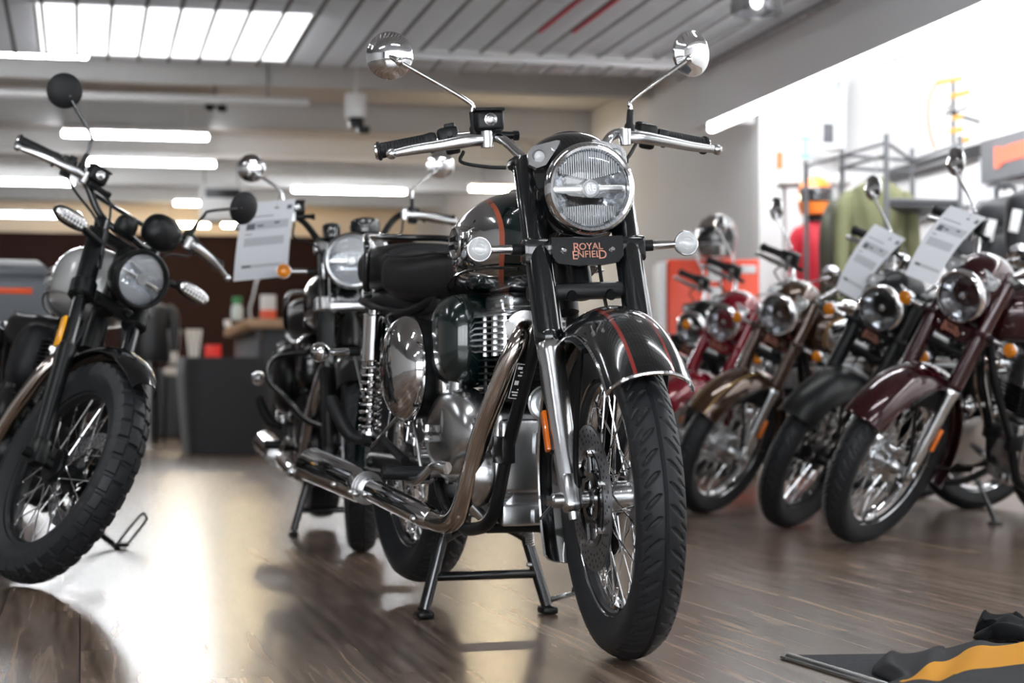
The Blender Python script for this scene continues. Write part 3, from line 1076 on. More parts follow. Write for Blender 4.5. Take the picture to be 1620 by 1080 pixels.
def exhaust(root, cfg, side=-1, both_sides=False):
    def m_(vf):
        return vf if side < 0 else mir(vf)
    k = 'ex%d' % side
    e = put('exhaust_pipe', cached(k + 'header', lambda: m_(tube(HEADER, 0.0235, 24, 6))), cfg.get('pipe_m', PIPE), root)
    put('exhaust_flange', cached(k + 'flange', lambda: [m_(lathe([(0.0, 0.030), (0.001, 0.043), (0.012, 0.043), (0.014, 0.030)], (0.926, -0.041, 0.690), (0.9, -0.3, -.15), 28)), m_(lathe([(0, .009), (.028, .009)], (0.925, -0.080, 0.70), (0.9, -0.3, -.15), 12)), m_(lathe([(0, .009), (.028, .009)], (0.925, -0.003, 0.67), (0.9, -0.3, -.15), 12))]), STEEL, e)
    u0, u1 = np.array([0.62, -0.161, 0.243]), np.array([0.16, -0.188, 0.297])
    w1 = np.array([-0.365, -0.209, 0.344])
    mm = cfg.get('muffler_m', CHROME)
    put('heat_shield', cached(k + 'shield', lambda: [m_(tube([u0 + (u1 - u0) * t for t in (0, .04, .10, .93, 1.0)], [0.024, 0.0285, 0.0305, 0.0305, 0.027], 28))]), mm, root)
    M = put('muffler', cached(k + 'muffler', lambda: [m_(tube([u1 + (w1 - u1) * t for t in (-0.03, .02, .06, .12, .96, .975, .985, .985, .93)], [0.030, 0.034, 0.040, 0.0465, 0.0485, 0.050, 0.047, 0.038, 0.034], 36))]), mm, root)
    puts('clamp_band', k + 'clamp', lambda: [m_(tube([u1 + (w1 - u1) * (t - .006), u1 + (w1 - u1) * (t - .005), u1 + (w1 - u1) * (t + .005), u1 + (w1 - u1) * (t + .006)], [r * .9, r, r, r * .9], 28)) for t, r in ((-.02, .036), (.01, .040), (.035, .044))]
        + [m_(ellipsoid(u1 + (w1 - u1) * t + np.array([0, -0.044, -.008]), (0.008, 0.012, 0.008))) for t in (-.05, .02, .3)]
        + [m_(ellipsoid(u0 + (u1 - u0) * t + np.array([0, -0.030, -.006]), (0.009, 0.008, 0.009))) for t in (.12, .9)], STEEL, M)
    return e


def bodywork(root, cfg):
    tm = cfg['tank_m']
    pm = cfg['paint_m']
    secs = [(0.475, 0.045, 0.885, 0.800), (0.495, 0.075, 0.925, 0.788), (0.56, 0.108, 0.958, 0.778), (0.68, 0.136, 0.990, 0.774), (0.80, 0.147, 1.006, 0.772), (0.90, 0.145, 1.006, 0.775), (0.985, 0.128, 0.992, 0.785), (1.035, 0.098, 0.968, 0.80), (1.062, 0.06, 0.93, 0.83), (1.068, 0.02, 0.90, 0.85)]
    tk = put('fuel_tank', cached('tank', lambda: secloft(secs, 2.7, 56, 8)), tm, root, np.array(Matrix.Translation((0, 0, cfg.get('tank_dz', 0)))))
    put('filler_cap', cached('cap', lambda: [lathe([(0, 0.040), (0.008, 0.040), (0.014, 0.034), (0.016, 0.0)], (0.82, 0, 1.003), (0.03, 0, 1), 32)]), CHROME, tk)
    puts('tank_seam', 'seam', lambda: [tube([(x, s * w * 0.985, (zt + zb) / 2 - 0.066) for x, w, zt, zb in secs[1:-2]], 0.0035, 8, 6) for s in (-1, 1)], cfg.get('seam_m', BLACKP), tk)

    def tbadge():
        out = []
        for s in (-1, 1):
            P = []
            F = frame_matrix((0.735, s * 0.1445, 0.895), (-s, 0, 0) if s > 0 else (1, 0, 0), (0, 0, 1))
            P.append(xf(lathe([(-0.004, 0.040), (0.002, 0.040), (0.004, 0.036), (0.0025, 0.034), (0.0025, 0)], n=36), F))
            for st, h in (('ROYAL', 0.009), ('ENFIELD', -0.010)):
                V, Fc = text(st, 0.018, 0.0012)
                P.append(xf((V + np.array([0, h, 0.004]), Fc), F) + (1,))
            for st, h in (('CLASSIC', 0.012), ('350', -0.012)):
                V, Fc = text(st, 0.022, 0.0012)
                P.append(xf((V + np.array([0.085, h, 0.002]), Fc), F))
            out.append(P)
        return out
    if cfg.get('badge', True):
        puts('tank_badge', 'tbadge', tbadge, [SILVERINK, BLACKP], tk)
    # seats
    Ms = np.array(Matrix.Translation((0, 0, cfg.get('seat_dz', 0))))
    st = put('rider_seat', cached('seat', lambda: secloft([(0.575, 0.050, 0.868, 0.805), (0.56, 0.080, 0.892, 0.780), (0.48, 0.108, 0.906, 0.764), (0.38, 0.134, 0.905, 0.762), (0.28, 0.154, 0.908, 0.766), (0.19, 0.158, 0.916, 0.778), (0.13, 0.148, 0.922, 0.792), (0.095, 0.120, 0.915, 0.81), (0.085, 0.08, 0.90, 0.83)], 3.0, 48, 6)), LEATHER, root, Ms)
    puts('seat_piping', 'piping', lambda: [tube([(0.53, s * 0.084, 0.884), (0.46, s * 0.106, 0.892), (0.38, s * 0.124, 0.891), (0.28, s * 0.143, 0.894), (0.19, s * 0.147, 0.902), (0.13, s * 0.136, 0.909)], 0.0035, 8, 6) for s in (-1, 1)], RUBBER, st)
    if cfg.get('rail', True):
        put('pillion_seat', cached('pillion', lambda: secloft([(0.085, 0.09, 0.935, 0.825), (0.07, 0.125, 0.948, 0.815), (-0.02, 0.135, 0.954, 0.815), (-0.12, 0.132, 0.956, 0.822), (-0.22, 0.115, 0.952, 0.835), (-0.245, 0.07, 0.93, 0.85)], 3.0, 40, 6)), LEATHER, root)
    put('seat_base', cached('seatbase', lambda: [box((0.13, 0, 0.785), (0.66, 0.21, 0.085), 0.02, seg=3), box((0.36, 0, 0.66), (0.20, 0.20, 0.20), 0.03)]), MATTE, root)
    if cfg.get('rail', True):
        put('grab_rail', cached('rail', lambda: [tube([(-0.03, -0.142, 0.815), (-0.015, -0.150, 0.85), (0.0, -0.150, 0.925), (-0.03, -0.143, 0.955), (-0.13, -0.115, 0.978), (-0.215, -0.06, 0.985), (-0.235, 0, 0.987), (-0.215, 0.06, 0.985), (-0.13, 0.115, 0.978), (-0.03, 0.143, 0.955), (0.0, 0.150, 0.925), (-0.015, 0.150, 0.85), (-0.03, 0.142, 0.815)], 0.0095, 12, 5),
                                         lathe([(-0.012, 0.012), (0.012, 0.012)], (-0.03, -0.142, 0.815), (0, 1, 0), 12) + (1,)]), [BLACKP, CHROME], root)
    # side panels: a rounded painted panel ahead, a chrome lidded air box behind it
    for s in (-1, 1):
        put('side_panel', cached('spanel%d' % s, lambda: ellipsoid((0.655, s * 0.095, 0.668), (0.100, 0.072, 0.112), 3.0, 36, 22)), pm, root)
        if not cfg.get('airbox', True):
            continue
        a = put('air_box', cached('abox%d' % s, lambda: [lathe([(0.0, 0.100), (0.012, 0.120), (0.066, 0.126), (0.070, 0.10)], (0.475, s * 0.105, 0.605), (0, s, 0), 48)]), SATIN, root)
        put('air_box_lid', cached('alid%d' % s, lambda: [lathe([(0.0, 0.126), (0.004, 0.130), (0.020, 0.130), (0.026, 0.126), (0.044, 0.112), (0.056, 0.085), (0.062, 0.045), (0.0635, 0.0)], (0.475, s * 0.172, 0.605), (0, s, 0), 48)]), cfg.get('lid_m', CHROME), a)
    # rear mudguard
    M = np.eye(4)
    M[:3, 3] = (0.0, 0, cfg['rz'])
    rf = put('rear_fender', cached('rfender', lambda: fender(0.400, 0.092, 0.062, 40, 195, 44, 14)), cfg.get('rfender_m', pm), root, M)
    puts('fender_stay', 'rstay', lambda: [tube([(0.17, s * 0.138, 0.745), (0.075, s * 0.142, 0.715), (0.0, s * 0.145, 0.67), (-0.06, s * 0.146, 0.60)], 0.008, 8, 4) for s in (-1, 1)] + [tube([(-0.125, s * 0.150, 0.645), (0.0, s * 0.156, 0.525)], 0.0042, 8) for s in (-1, 1)], STEEL, root)
    tl = put('tail_light', cached('tail', lambda: [lathe([(0, 0.035), (0.03, 0.035), (0.045, 0.028), (0.046, 0)], (-0.325, 0, 0.70), (-1, 0, .1), 24), box((-0.285, 0, 0.695), (0.09, 0.06, 0.06), 0.01)]), RED, root)
    # footpegs, pedal
    for s in (-1, 1):
        put('footpeg', cached('peg%d' % s, lambda: [tube([(0.585, s * 0.10, 0.352), (0.585, s * 0.165, 0.352)], 0.010, 10) + (1,), tube([(0.585, s * 0.160, 0.352), (0.575, s * 0.275, 0.354)], 0.017, 16), box((0.577, s * 0.25, 0.358), (0.032, 0.045, 0.022), 0.006)]), [RUBBER, STEEL], root)
        put('pillion_footpeg', cached('ppeg%d' % s, lambda: [tube([(0.09, s * 0.165, 0.425), (0.075, s * 0.215, 0.435), (0.045, s * 0.25, 0.505), (0.028, s * 0.255, 0.53)], [0.012, 0.020, 0.020, 0.018], 14, 3), lathe([(-.01, .02), (.012, .02)], (0.088, s * .18, .425), (0, 1, 0), 16), tube([(0.10, s * 0.155, 0.44), (0.34, s * 0.145, 0.375)], 0.012, 10)]), RUBBER, root)
    put('brake_pedal', cached('pedal', lambda: [tube([(0.60, -0.215, 0.335), (0.67, -0.218, 0.338), (0.715, -0.215, 0.352), (0.745, -0.205, 0.372), (0.79, -0.200, 0.376), (0.82, -0.19, 0.372)], [0.009, 0.009, 0.009, 0.008, 0.011, 0.012], 12, 5, flat=1.2), tube([(0.60, -0.215, 0.335), (0.56, -0.15, 0.335)], 0.010, 10)]), ALUB, root)
    puts('brake_rod', 'rod', lambda: [tube([(0.43, -0.150, 0.47), (0.50, -0.150, 0.335), (0.51, -0.150, 0.29)], 0.0045, 8), tube([(0.36, -0.16, 0.50), (0.10, -0.165, 0.405)], 0.0042, 8)], STEEL, root)


def stand_centre(root):
    def legs():
        P = []
        for s in (-1, 1):
            P.append(tube([(0.525, s * 0.098, 0.245), (0.528, s * 0.105, 0.205), (0.543, s * 0.158, 0.022)], 0.0145, 14, 3))
            P.append(box((0.528, s * 0.098, 0.225), (0.034, 0.022, 0.070), 0.006))
        P.append(tube([(0.538, -0.136, 0.100), (0.538, 0.136, 0.100)], 0.0115, 14))
        P.append(tube([(0.532, -0.104, 0.19), (0.531, -0.06, 0.212), (0.53, 0, 0.218), (0.531, 0.06, 0.212), (0.532, 0.104, 0.19)], 0.012, 12, 5, flat=1.0))
        P.append(tube([(0.543, 0.158, 0.032), (0.53, 0.20, 0.040), (0.44, 0.272, 0.036)], 0.0075, 10, 3))
        P.append(tube([(0.44, 0.272, 0.036), (0.43, 0.28, 0.050)], 0.009, 10))
        return P
    s = put('centre_stand', cached('cstand', legs), BLACKP, root)
    for k in (-1, 1):
        put('stand_foot', cached('cfoot%d' % k, lambda: [box((0.545, k * 0.160, 0.010), (0.050, 0.040, 0.018), 0.006), tube([(0.522, k * .16, .020), (0.568, k * .16, .012)], .010, 10)]), SATIN, s)
    put('stand_spring', cached('cspring', lambda: [helix((0.545, 0.108, 0.232), (-0.03, .11, -1), 0.062, 0.0095, 0.0022, 11), tube([(0.545, 0.108, 0.235), (0.545, 0.108, 0.25)], 0.003, 6), tube([(0.543, 0.1145, 0.172), (0.541, 0.119, 0.125)], 0.003, 6), lathe([(-.012, .005), (.012, .005)], (0.541, 0.119, 0.122), (0, 1, 0), 10)]), STEEL, s)


def stand_side(root, lean, lp=None):
    """prop on the left, its foot on the floor for the lean of the bike"""
    a = np.array([0.60, 0.125, 0.245])
    y = 0.265
    z = y * math.tan(lean) + 0.004
    s = put('side_stand', mesh_of('side_stand', [tube([a, (0.585, y * .9, z + 0.045), (0.58, y, z + 0.012)], 0.0115, 12, 3), box((0.578, y + 0.004, z + 0.008), (0.06, 0.040, 0.014), 0.005, Matrix.Rotation(lean, 3, 'X')),
                                        *( [tube(lp, 0.0045, 8, 3)] if lp is not None else [])]), BLACKP, root)
    return s


def controls(root, S, cfg):
    """handlebar, grips, levers, switches, brake reservoir, mirrors"""
    bar = cfg['bar']                       # right half, from the grip end to the middle
    k = cfg['key']
    full = [np.array(p) for p in bar] + [np.array([p[0], -p[1], p[2]]) for p in reversed(bar)]
    put('handlebar', cached(k + 'handlebar', lambda: tube(full, 0.0115, 16, 5)), cfg.get('bar_m', CHROME), root, S)
    for s, nm, lev in ((-1, 'brake_lever', 'levR'), (1, 'clutch_lever', 'levL')):
        g0, g1 = [np.array([p[0], -s * p[1], p[2]]) for p in bar[:2]]
        g = put('handlebar_grip', cached(k + 'grip%d' % s, lambda: grip_mesh(g0, g1)), RUBBER, root, S)
        put('bar_end', cached(k + 'bend%d' % s, lambda: lathe([(-0.006, 0.016), (-0.004, 0.018), (0.004, 0.018), (0.004, 0.01)], g0, nrm(g1 - g0), 20)), CHROME, g)
        lever(root, S, k + lev, nm, [(p[0], p[1] if s < 0 else -p[1], p[2]) for p in (cfg['lever'] if s > 0 else cfg.get('leverR', cfg['lever']))], cfg.get('lever_m', ALUB))
        c = g1 + nrm(g1 - g0) * 0.036
        put('switch_gear', cached(k + 'sw%d' % s, lambda: switch_mesh(s, c, nrm(g1 - g0))), SATIN, root, S)
    rc = np.array(cfg['res'])

    def res():
        P = [box(rc, (0.044, 0.064, 0.046), 0.009, seg=3), box(rc + [0, 0, 0.025], (0.047, 0.067, 0.008), 0.003), box(rc + [-0.008, 0.006, -0.030], (0.032, 0.046, 0.02), 0.005), tube([rc + [0, 0.02, -0.03], rc + [0.0, 0.062, -0.032]], 0.0085, 12), lathe([(0, 0.011), (0.012, 0.011)], rc + [0, 0.055, -0.032], (0, 1, 0), 8)]
        return P
    r_ = put('brake_reservoir', cached(k + 'res', res), SATIN, root, S)
    put('sight_glass', cached(k + 'sight', lambda: [lathe([(0.0, 0.0145), (0.003, 0.0145), (0.004, 0.012), (0.003, 0.010), (0.005, 0.006), (0.005, 0)], rc + [0.0215, 0, 0.002], (1, 0, 0), 24)]), ALUB, r_)
    puts('control_cable', k + 'hose', lambda: [tube(p, 0.0042, 8, 6) for p in cfg['cables']], RUBBER, root, S)
    for s in (-1, 1):
        mb = [np.array([p[0], -s * p[1], p[2]]) for p in cfg['mirror']]
        mirror(root, S, k + 'mir%d' % s, mb[0], mb[1], mb[2], mb[3], (1, s * cfg.get('mtilt', 0.45), cfg.get('mup', -0.06)), cfg.get('mr', 0.054), cfg.get('mirror_m', CHROME), cfg.get('stem_m', CHROME), mb[4] if len(mb) > 4 else None)


def fork_pt(y, z, rk=20.5, fz=FZ):
    return np.array([FAX - (z - fz) * math.tan(RD(rk)), y, z])


def classic(cfg):
    """round-tank single with a headlight cowl between shrouded forks"""
    root = empty('motorcycle', cfg['loc'], cfg['yaw'], cfg.get('lean', 0))
    tag(root, cfg['label'], 'motorcycle', cfg.get('group'))
    S = axis_matrix((1.073, 0, 1.03), (-math.sin(RD(20.5)), 0, math.cos(RD(20.5))), cfg['steer'])
    cfg['key'] = 'classic'
    pm = cfg['paint_m']
    # front wheel, forks, mudguard
    wheel(root, 'front_wheel', (FAX, 0, FZ), S, 'road', cfg.get('rim_m', CHROME), cfg.get('hub_m', ALUB), cfg.get('spoke_m', CHROME), cfg.get('disc', True) or None, cfg.get('bighub', False))
    for s in (-1, 1):
        put('fork_cover', cached('cover%d' % s, lambda: tube([fork_pt(s * .1, 1.055), fork_pt(s * .1, 1.045), fork_pt(s * .1, 0.80), fork_pt(s * .1, 0.672), fork_pt(s * .1, 0.655), fork_pt(s * .1, 0.650)], [0.026, 0.029, 0.0300, 0.0315, 0.0315, 0.028], 32)), cfg.get('cover_p', pm), root, S)

        def slider():
            a, b = fork_pt(s * .1, 0.655), fork_pt(s * .1, 0.325)
            P = [tube([a + (b - a) * t for t in (0, .02, .07, .16, .55, .60, .95, 1.0)], [0.026, 0.0295, 0.0300, 0.0265, 0.0255, 0.0240, 0.0235, 0.018], 28),
                 box(fork_pt(s * .1, 0.345) + [0.002, 0, 0], (0.046, 0.040, 0.080), 0.012, Matrix.Rotation(RD(-20), 3, 'Y'), 3), lathe([(-0.030, 0.016), (0.026, 0.016), (0.030, 0.012), (0.030, 0.0)], (FAX, s * (0.112 if s < 0 else 0.096), FZ), (0, s, 0), 20),
                 lathe([(0.028, 0.011), (0.040, 0.011), (0.040, 0)], (FAX, s * (0.112 if s < 0 else 0.088), FZ), (0, s, 0), 6), tube([(FAX, s * 0.05, FZ), (FAX, s * 0.09, FZ)], 0.019, 16), lathe([(0, .012), (.016, .010), (.016, 0)], fork_pt(s * .1, 0.305), (0.3, 0, -1), 12)]
            return P
        put('fork_slider', cached('slider%d' % s, slider), cfg.get('slider_m', ALUB), root, S)
        rp = fork_pt(s * .131, 0.470) + [-0.012, 0, 0]
        put('side_reflector', cached('sref%d' % s, lambda: [box(rp, (0.022, 0.012, 0.088), 0.004, Matrix.Rotation(RD(-20.5), 3, 'Y')), box(rp + [0, -s * 0.008, 0], (0.028, 0.010, 0.094), 0.004, Matrix.Rotation(RD(-20.5), 3, 'Y')) + (1,)]), [REFLECTOR_AMBER, SATIN], root, S)
    Mf = np.eye(4)
    Mf[:3, 3] = (FAX, 0, FZ)
    ff = put('front_fender', cached('ffender', lambda: fender(0.392, 0.086, 0.058, 40, 205, 56, 18)), cfg['fender_m'], root, S @ Mf)
    puts('fender_bead', 'fbead', lambda: [edgeline(0.391, 0.086, 0.058, 40, 205, 0.0042, s) for s in (-1, 1)] + [crossline(0.391, 0.086, 0.058, 40, 0.0045)], cfg.get('bead_m', CHROME), ff)
    puts('fender_stay', 'fstay', lambda: [tube([(0.01, s * 0.088, 0.0), (0.02, s * 0.092, 0.10), (0.095, s * 0.090, 0.315)], 0.0065, 10, 3) for s in (-1, 1)] + [tube([(-0.06, s * 0.09, 0.02), (-0.325, s * 0.088, -0.06)], 0.004, 8) for s in (-1, 1)]
        + [tube([(-0.03, s * 0.083, 0.325), (0.05, s * 0.089, 0.322), (0.115, s * 0.087, 0.30)], 0.010, 10, 4, flat=.6) for s in (-1, 1)], cfg.get('stay_m', SATIN), ff)
    # yokes and cowl
    put('fork_yoke', cached('yoke', lambda: [box((1.10, 0, 1.048), (0.075, 0.26, 0.022), 0.008), box((1.20, 0, 0.762), (0.075, 0.25, 0.035), 0.010), tube([(1.075, 0, 1.04), (1.178, 0, 0.75)], 0.024, 16), lathe([(0, .013), (.02, .011), (.02, 0)], (1.225, -.04, .755), (1, 0, -.3), 14), lathe([(0, .013), (.02, .011), (.02, 0)], (1.225, .045, .755), (1, 0, -.3), 14)]), SATIN, root, S)
    cw = put('headlight_cowl', cached('cowl', lambda: [ellipsoid((1.112, 0, 1.003), (0.118, 0.104, 0.110), 2.3, 48, 30), secloft([(1.04, 0.07, 1.03, 0.87), (1.07, 0.088, 1.05, 0.86), (1.15, 0.090, 1.05, 0.86), (1.20, 0.080, 1.02, 0.88)], 2.8, 48, 5)]), cfg.get('cowl_m', BLACKP), root, S)
    for s in (-1, 1):
        pl = put('pilot_lamp', cached('pilot%d' % s, lambda: [prism([(-0.026, -0.016), (-0.012, -0.026), (0.010, -0.022), (0.046, 0.016), (0.052, 0.026), (0.044, 0.028), (-0.012, 0.022), (-0.024, 0.008)], 0.012, (1.196, s * (0.089 if s < 0 else 0.079), 1.053), (0, -s * 1, 0.12), (-0.3, s * .10, 1)), lathe([(0, 0.006), (0.003, 0.006)], (1.198, s * (0.089 - 0.034), 1.071), (1, 0, 0.3), 14), lathe([(-.03, .018), (0.003, 0.0155), (0.006, 0.0135), (0.004, .012)], (1.198, s * (0.090 if s < 0 else 0.080), 1.052), (1, 0, 0.1), 24)]), ALUB, root, S)
        put('pilot_lens', cached('plens%d' % s, lambda: lathe([(0.0, 0.0125), (0.006, 0.0115), (0.009, 0.007), (0.010, 0)], (1.201, s * (0.090 if s < 0 else 0.080), 1.052), (1, 0, 0.1), 20)), CLEARL, pl)
    headlight(root, S, 'classic', (1.247, 0.006, 0.977), nrm((1, 0, -0.03)), 0.0945, cfg.get('bezel_m', CHROME), cfg.get('bucket_m', cfg.get('cowl_m', BLACKP)), cfg.get('lamp', 'halogen'), 0.10)
    # badge plate with lettering and the indicator bar
    bp = put('badge_plate', cached('bplate', lambda: [prism([(-0.079, 0.030), (0.079, 0.030), (0.078, -0.012), (0.066, -0.026), (0.03, -0.031), (-0.03, -0.031), (-0.066, -0.026), (-0.078, -0.012)], 0.014, (1.228, 0, 0.846), (0, 1, 0), (-0.12, 0, 1)),
                                                   box((1.195, -0.105, 0.850), (0.05, 0.060, 0.056), 0.008), box((1.195, 0.105, 0.850), (0.05, 0.060, 0.056), 0.008), box((1.205, 0, 0.855), (0.03, 0.20, 0.04), 0.008)]), cfg.get('cowl_m', BLACKP), root, S)

    def ptxt():
        F = frame_matrix((1.236, 0, 0.846), (0, 1, 0), (-0.12, 0, 1))
        P = []
        for st, h, sc in (('R', 0.0075, 1.3), ('OYAL', 0.009, 1.0), ('E', -0.0095, 1.3), ('NFIEL', -0.008, 1.0), ('D', -0.0095, 1.3)):
            V, Fc = text(st, 0.0205 * sc, 0.0009, 1.0)
            dx = {'R': -0.0255, 'OYAL': 0.0065, 'E': -0.0300, 'NFIEL': 0.0005, 'D': 0.0310}[st]
            P.append(xf((V + np.array([dx, h, 0]), Fc), F))
        return P
    put('lettering', cached('ptxt', ptxt), cfg.get('plate_text_m', COPPER), bp)
    puts('plate_screw', 'pscrew', lambda: [lathe([(0, .0062), (.003, .0062), (.0055, .004), (.0055, 0)], (1.2345, s * .053, .848), (1, 0, .12), 14) for s in (-1, 1)], CHROME, bp)
    for s in (-1, 1):
        indicator(root, S, 'ind%d' % s, (1.20, s * 0.230, 0.858), (1.185, s * 0.128, 0.856), cfg.get('ind_m', AMBER), CHROME)
        indicator(root, None, 'rind%d' % s, (-0.135, s * 0.245, 0.658), (-0.128, s * 0.135, 0.660), cfg.get('ind_m', AMBER), CHROME, -1)
    cfg['bar'] = [(0.895, -0.388, 1.105), (0.925, -0.265, 1.124), (0.955, -0.20, 1.128), (0.985, -0.150, 1.126), (1.015, -0.118, 1.108), (1.050, -0.085, 1.065), (1.062, -0.05, 1.055), (1.064, -0.01, 1.055)]
    cfg['lever'] = [(1.010, -0.160, 1.114), (1.012, -0.200, 1.112), (0.998, -0.260, 1.104), (0.975, -0.330, 1.094), (0.957, -0.395, 1.088)]
    cfg['leverR'] = cfg['lever'][:3] + [(0.980, -0.320, 1.098), (0.965, -0.368, 1.091)]
    cfg['res'] = (1.0, -0.152, 1.155)
    cfg['mirror'] = [(0.98, -0.180, 1.140), (0.98, -0.186, 1.200), (0.948, -0.338, 1.299), (0.918, -0.354, 1.317)]
    cfg['cables'] = [[(1.0, -0.12, 1.115), (1.03, -0.10, 1.075), (1.07, -0.125, 1.05), (1.10, -0.09, 1.00)], [(0.99, -0.21, 1.09), (1.01, -0.22, 1.065), (1.04, -0.17, 1.05), (1.06, -0.13, 1.045)], [(0.99, 0.19, 1.10), (1.05, 0.15, 1.06), (1.09, 0.09, 1.0)],
                     [(1.20, 0.03, 0.84), (1.185, 0.045, 0.75), (1.20, 0.055, 0.68), (1.24, 0.07, 0.58)], [(1.10, -.06, .80), (1.12, -.085, .66), (1.15, -.09, .55), (1.24, -.095, .50)]]
    controls(root, S, cfg)
    put('instrument', cached('speedo', lambda: lathe([(-0.03, 0.05), (0.004, 0.056), (0.006, 0.052), (0.004, 0.0)], (1.082, 0, 1.088), (-0.45, 0, 1), 36)), BLACKP, root, S)
    hn = put('horn', cached('horn', lambda: [lathe([(-0.02, 0.02), (-0.012, 0.036), (0.0, 0.042), (0.006, 0.042), (0.008, 0.038), (0.004, 0.030), (0.012, 0.026), (0.012, 0.018), (0.018, 0.016), (0.018, 0)], (1.035, -0.03, 0.520), (1, -.25, 0.1), 36), box((1.0, -0.025, 0.53), (0.05, 0.02, 0.02), 0.004)]), ALUB, root)
    frame_parts(root, cfg)
    if cfg.get('sticker'):
        F = frame_matrix((0.975, -0.0735, 0.570), (0, 1, 0), nrm((1.0 - 0.905, -0.048 + 0.07, 0.64 - 0.435)))
        F[:3, :3] = F[:3, :3] @ np.array(Matrix.Rotation(RD(-12), 3, 'Y'))
        P = [xf(box((0, 0, -0.001), (0.030, 0.090, 0.002), 0.0005), F)]
        for x, y, w, h in ((-0.0135, 0, 0.0012, 0.084), (0.0135, 0, 0.0012, 0.084), (0, 0.042, 0.027, 0.0012), (0, -0.042, 0.027, 0.0012), (-0.004, 0.032, 0.010, 0.006), (0.004, 0.022, 0.012, 0.003), (0.002, 0.014, 0.014, 0.003), (-.004, -.004, .009, .010), (.006, -.020, .010, .003), (-.002, -.027, .016, .003), (0.001, -.034, .016, .003)):
            P.append(xf(box((x, y, 0.0004), (w, h, 0.0008), 0), F) + (1,))
        obj('warning_sticker', P, [BLACKP, WHITE], root)
    engine_parts(root, cfg)
    exhaust(root, cfg)
    bodywork(root, cfg)
    shocks(root, cfg)
    wheel(root, 'rear_wheel', (0, 0, cfg['rz']), None, 'rear', cfg.get('rim_m', CHROME), cfg.get('hub_m', ALUB), cfg.get('spoke_m', CHROME), None, cfg.get('bighub', False), 0.233)
    if cfg.get('centre'):
        stand_centre(root)
    else:
        stand_side(root, cfg['lean'])
    return root


def lean_loc(X, Y):
    return lw(X, Y, 0.0)


MAIN = dict(loc=lw(-0.248, 5.394), yaw=math.atan2(-1.304, 0.4727) - PHI, steer=RD(-7.5), rz=0.362, centre=True, sticker=True, lamp='led', ind_m=CLEARL,
            label='dark green motorcycle with chrome tank panel on its centre stand in the foreground',
            paint_m=GREEN, tank_m=TANK_GREEN, fender_m=FENDER_GREEN, cowl_m=BLACKP, bucket_m=BLACKP, cover_p=BLACKP, rfender_m=GREEN)
classic(dict(MAIN))
# the row along the right, on their side stands
ROW = [
    dict(loc=lw(2.604, 7.869), yaw=-2.7711 - PHI, steer=RD(27.3), lean=RD(18.8), paint_m=MAROON, tank_m=MAROON, fender_m=FENDER_MAROON, cowl_m=MAROON, bucket_m=CHROME, cover_p=MAROON, bead_m=MAROON, bighub=True, disc=False, cover_m=ALUB, spoke_m=CHROME, plate_text_m=COPPER,
         label='maroon motorcycle with a price sheet, nearest of the right-hand row'),
    dict(loc=lw(2.420, 8.875), yaw=-2.6908 - PHI, steer=RD(27.5), lean=RD(19.0), paint_m=SATIN, tank_m=SATIN, fender_m=SATIN, cowl_m=SATIN, bucket_m=CHROME, cover_p=SATIN, bead_m=SATIN, rim_m=SATIN, hub_m=SATIN, engine_m=SATIN, pipe_m=CHROME,
         label='matte black motorcycle with a price sheet between the maroon and bronze ones'),
    dict(loc=lw(2.230, 9.707), yaw=-2.7886 - PHI, steer=RD(29.4), lean=RD(16.3), paint_m=BRONZE, tank_m=TANK_BRONZE, fender_m=FENDER_BRONZE, cowl_m=BRONZE, bucket_m=CHROME, cover_p=BRONZE, bead_m=BRONZE, bighub=True, disc=False,
         label='bronze motorcycle with chrome tank sides, third in the right-hand row'),
    dict(loc=lw(2.127, 10.633), yaw=-2.8511 - PHI, steer=RD(34.0), lean=RD(14.9), paint_m=RED, tank_m=RED, fender_m=FENDER_RED, cowl_m=RED, bucket_m=CHROME, cover_p=RED, bead_m=RED, bighub=True, disc=False,
         label='bright red motorcycle in front of the orange cabinet, farthest painted one of the right-hand row'),
    dict(loc=lw(2.04, 11.60), yaw=-2.82 - PHI, steer=RD(32), lean=RD(15), paint_m=SATIN, tank_m=SATIN, fender_m=SATIN, cowl_m=SATIN, bucket_m=CHROME, cover_p=SATIN, bead_m=SATIN, bighub=True, disc=False,
         label='black motorcycle mostly hidden behind the red one and the foreground fork'),
]
for c in ROW:
    c['rz'] = 0.325
    c['group'] = 'motorcycles in the row on the right'
    classic(c)


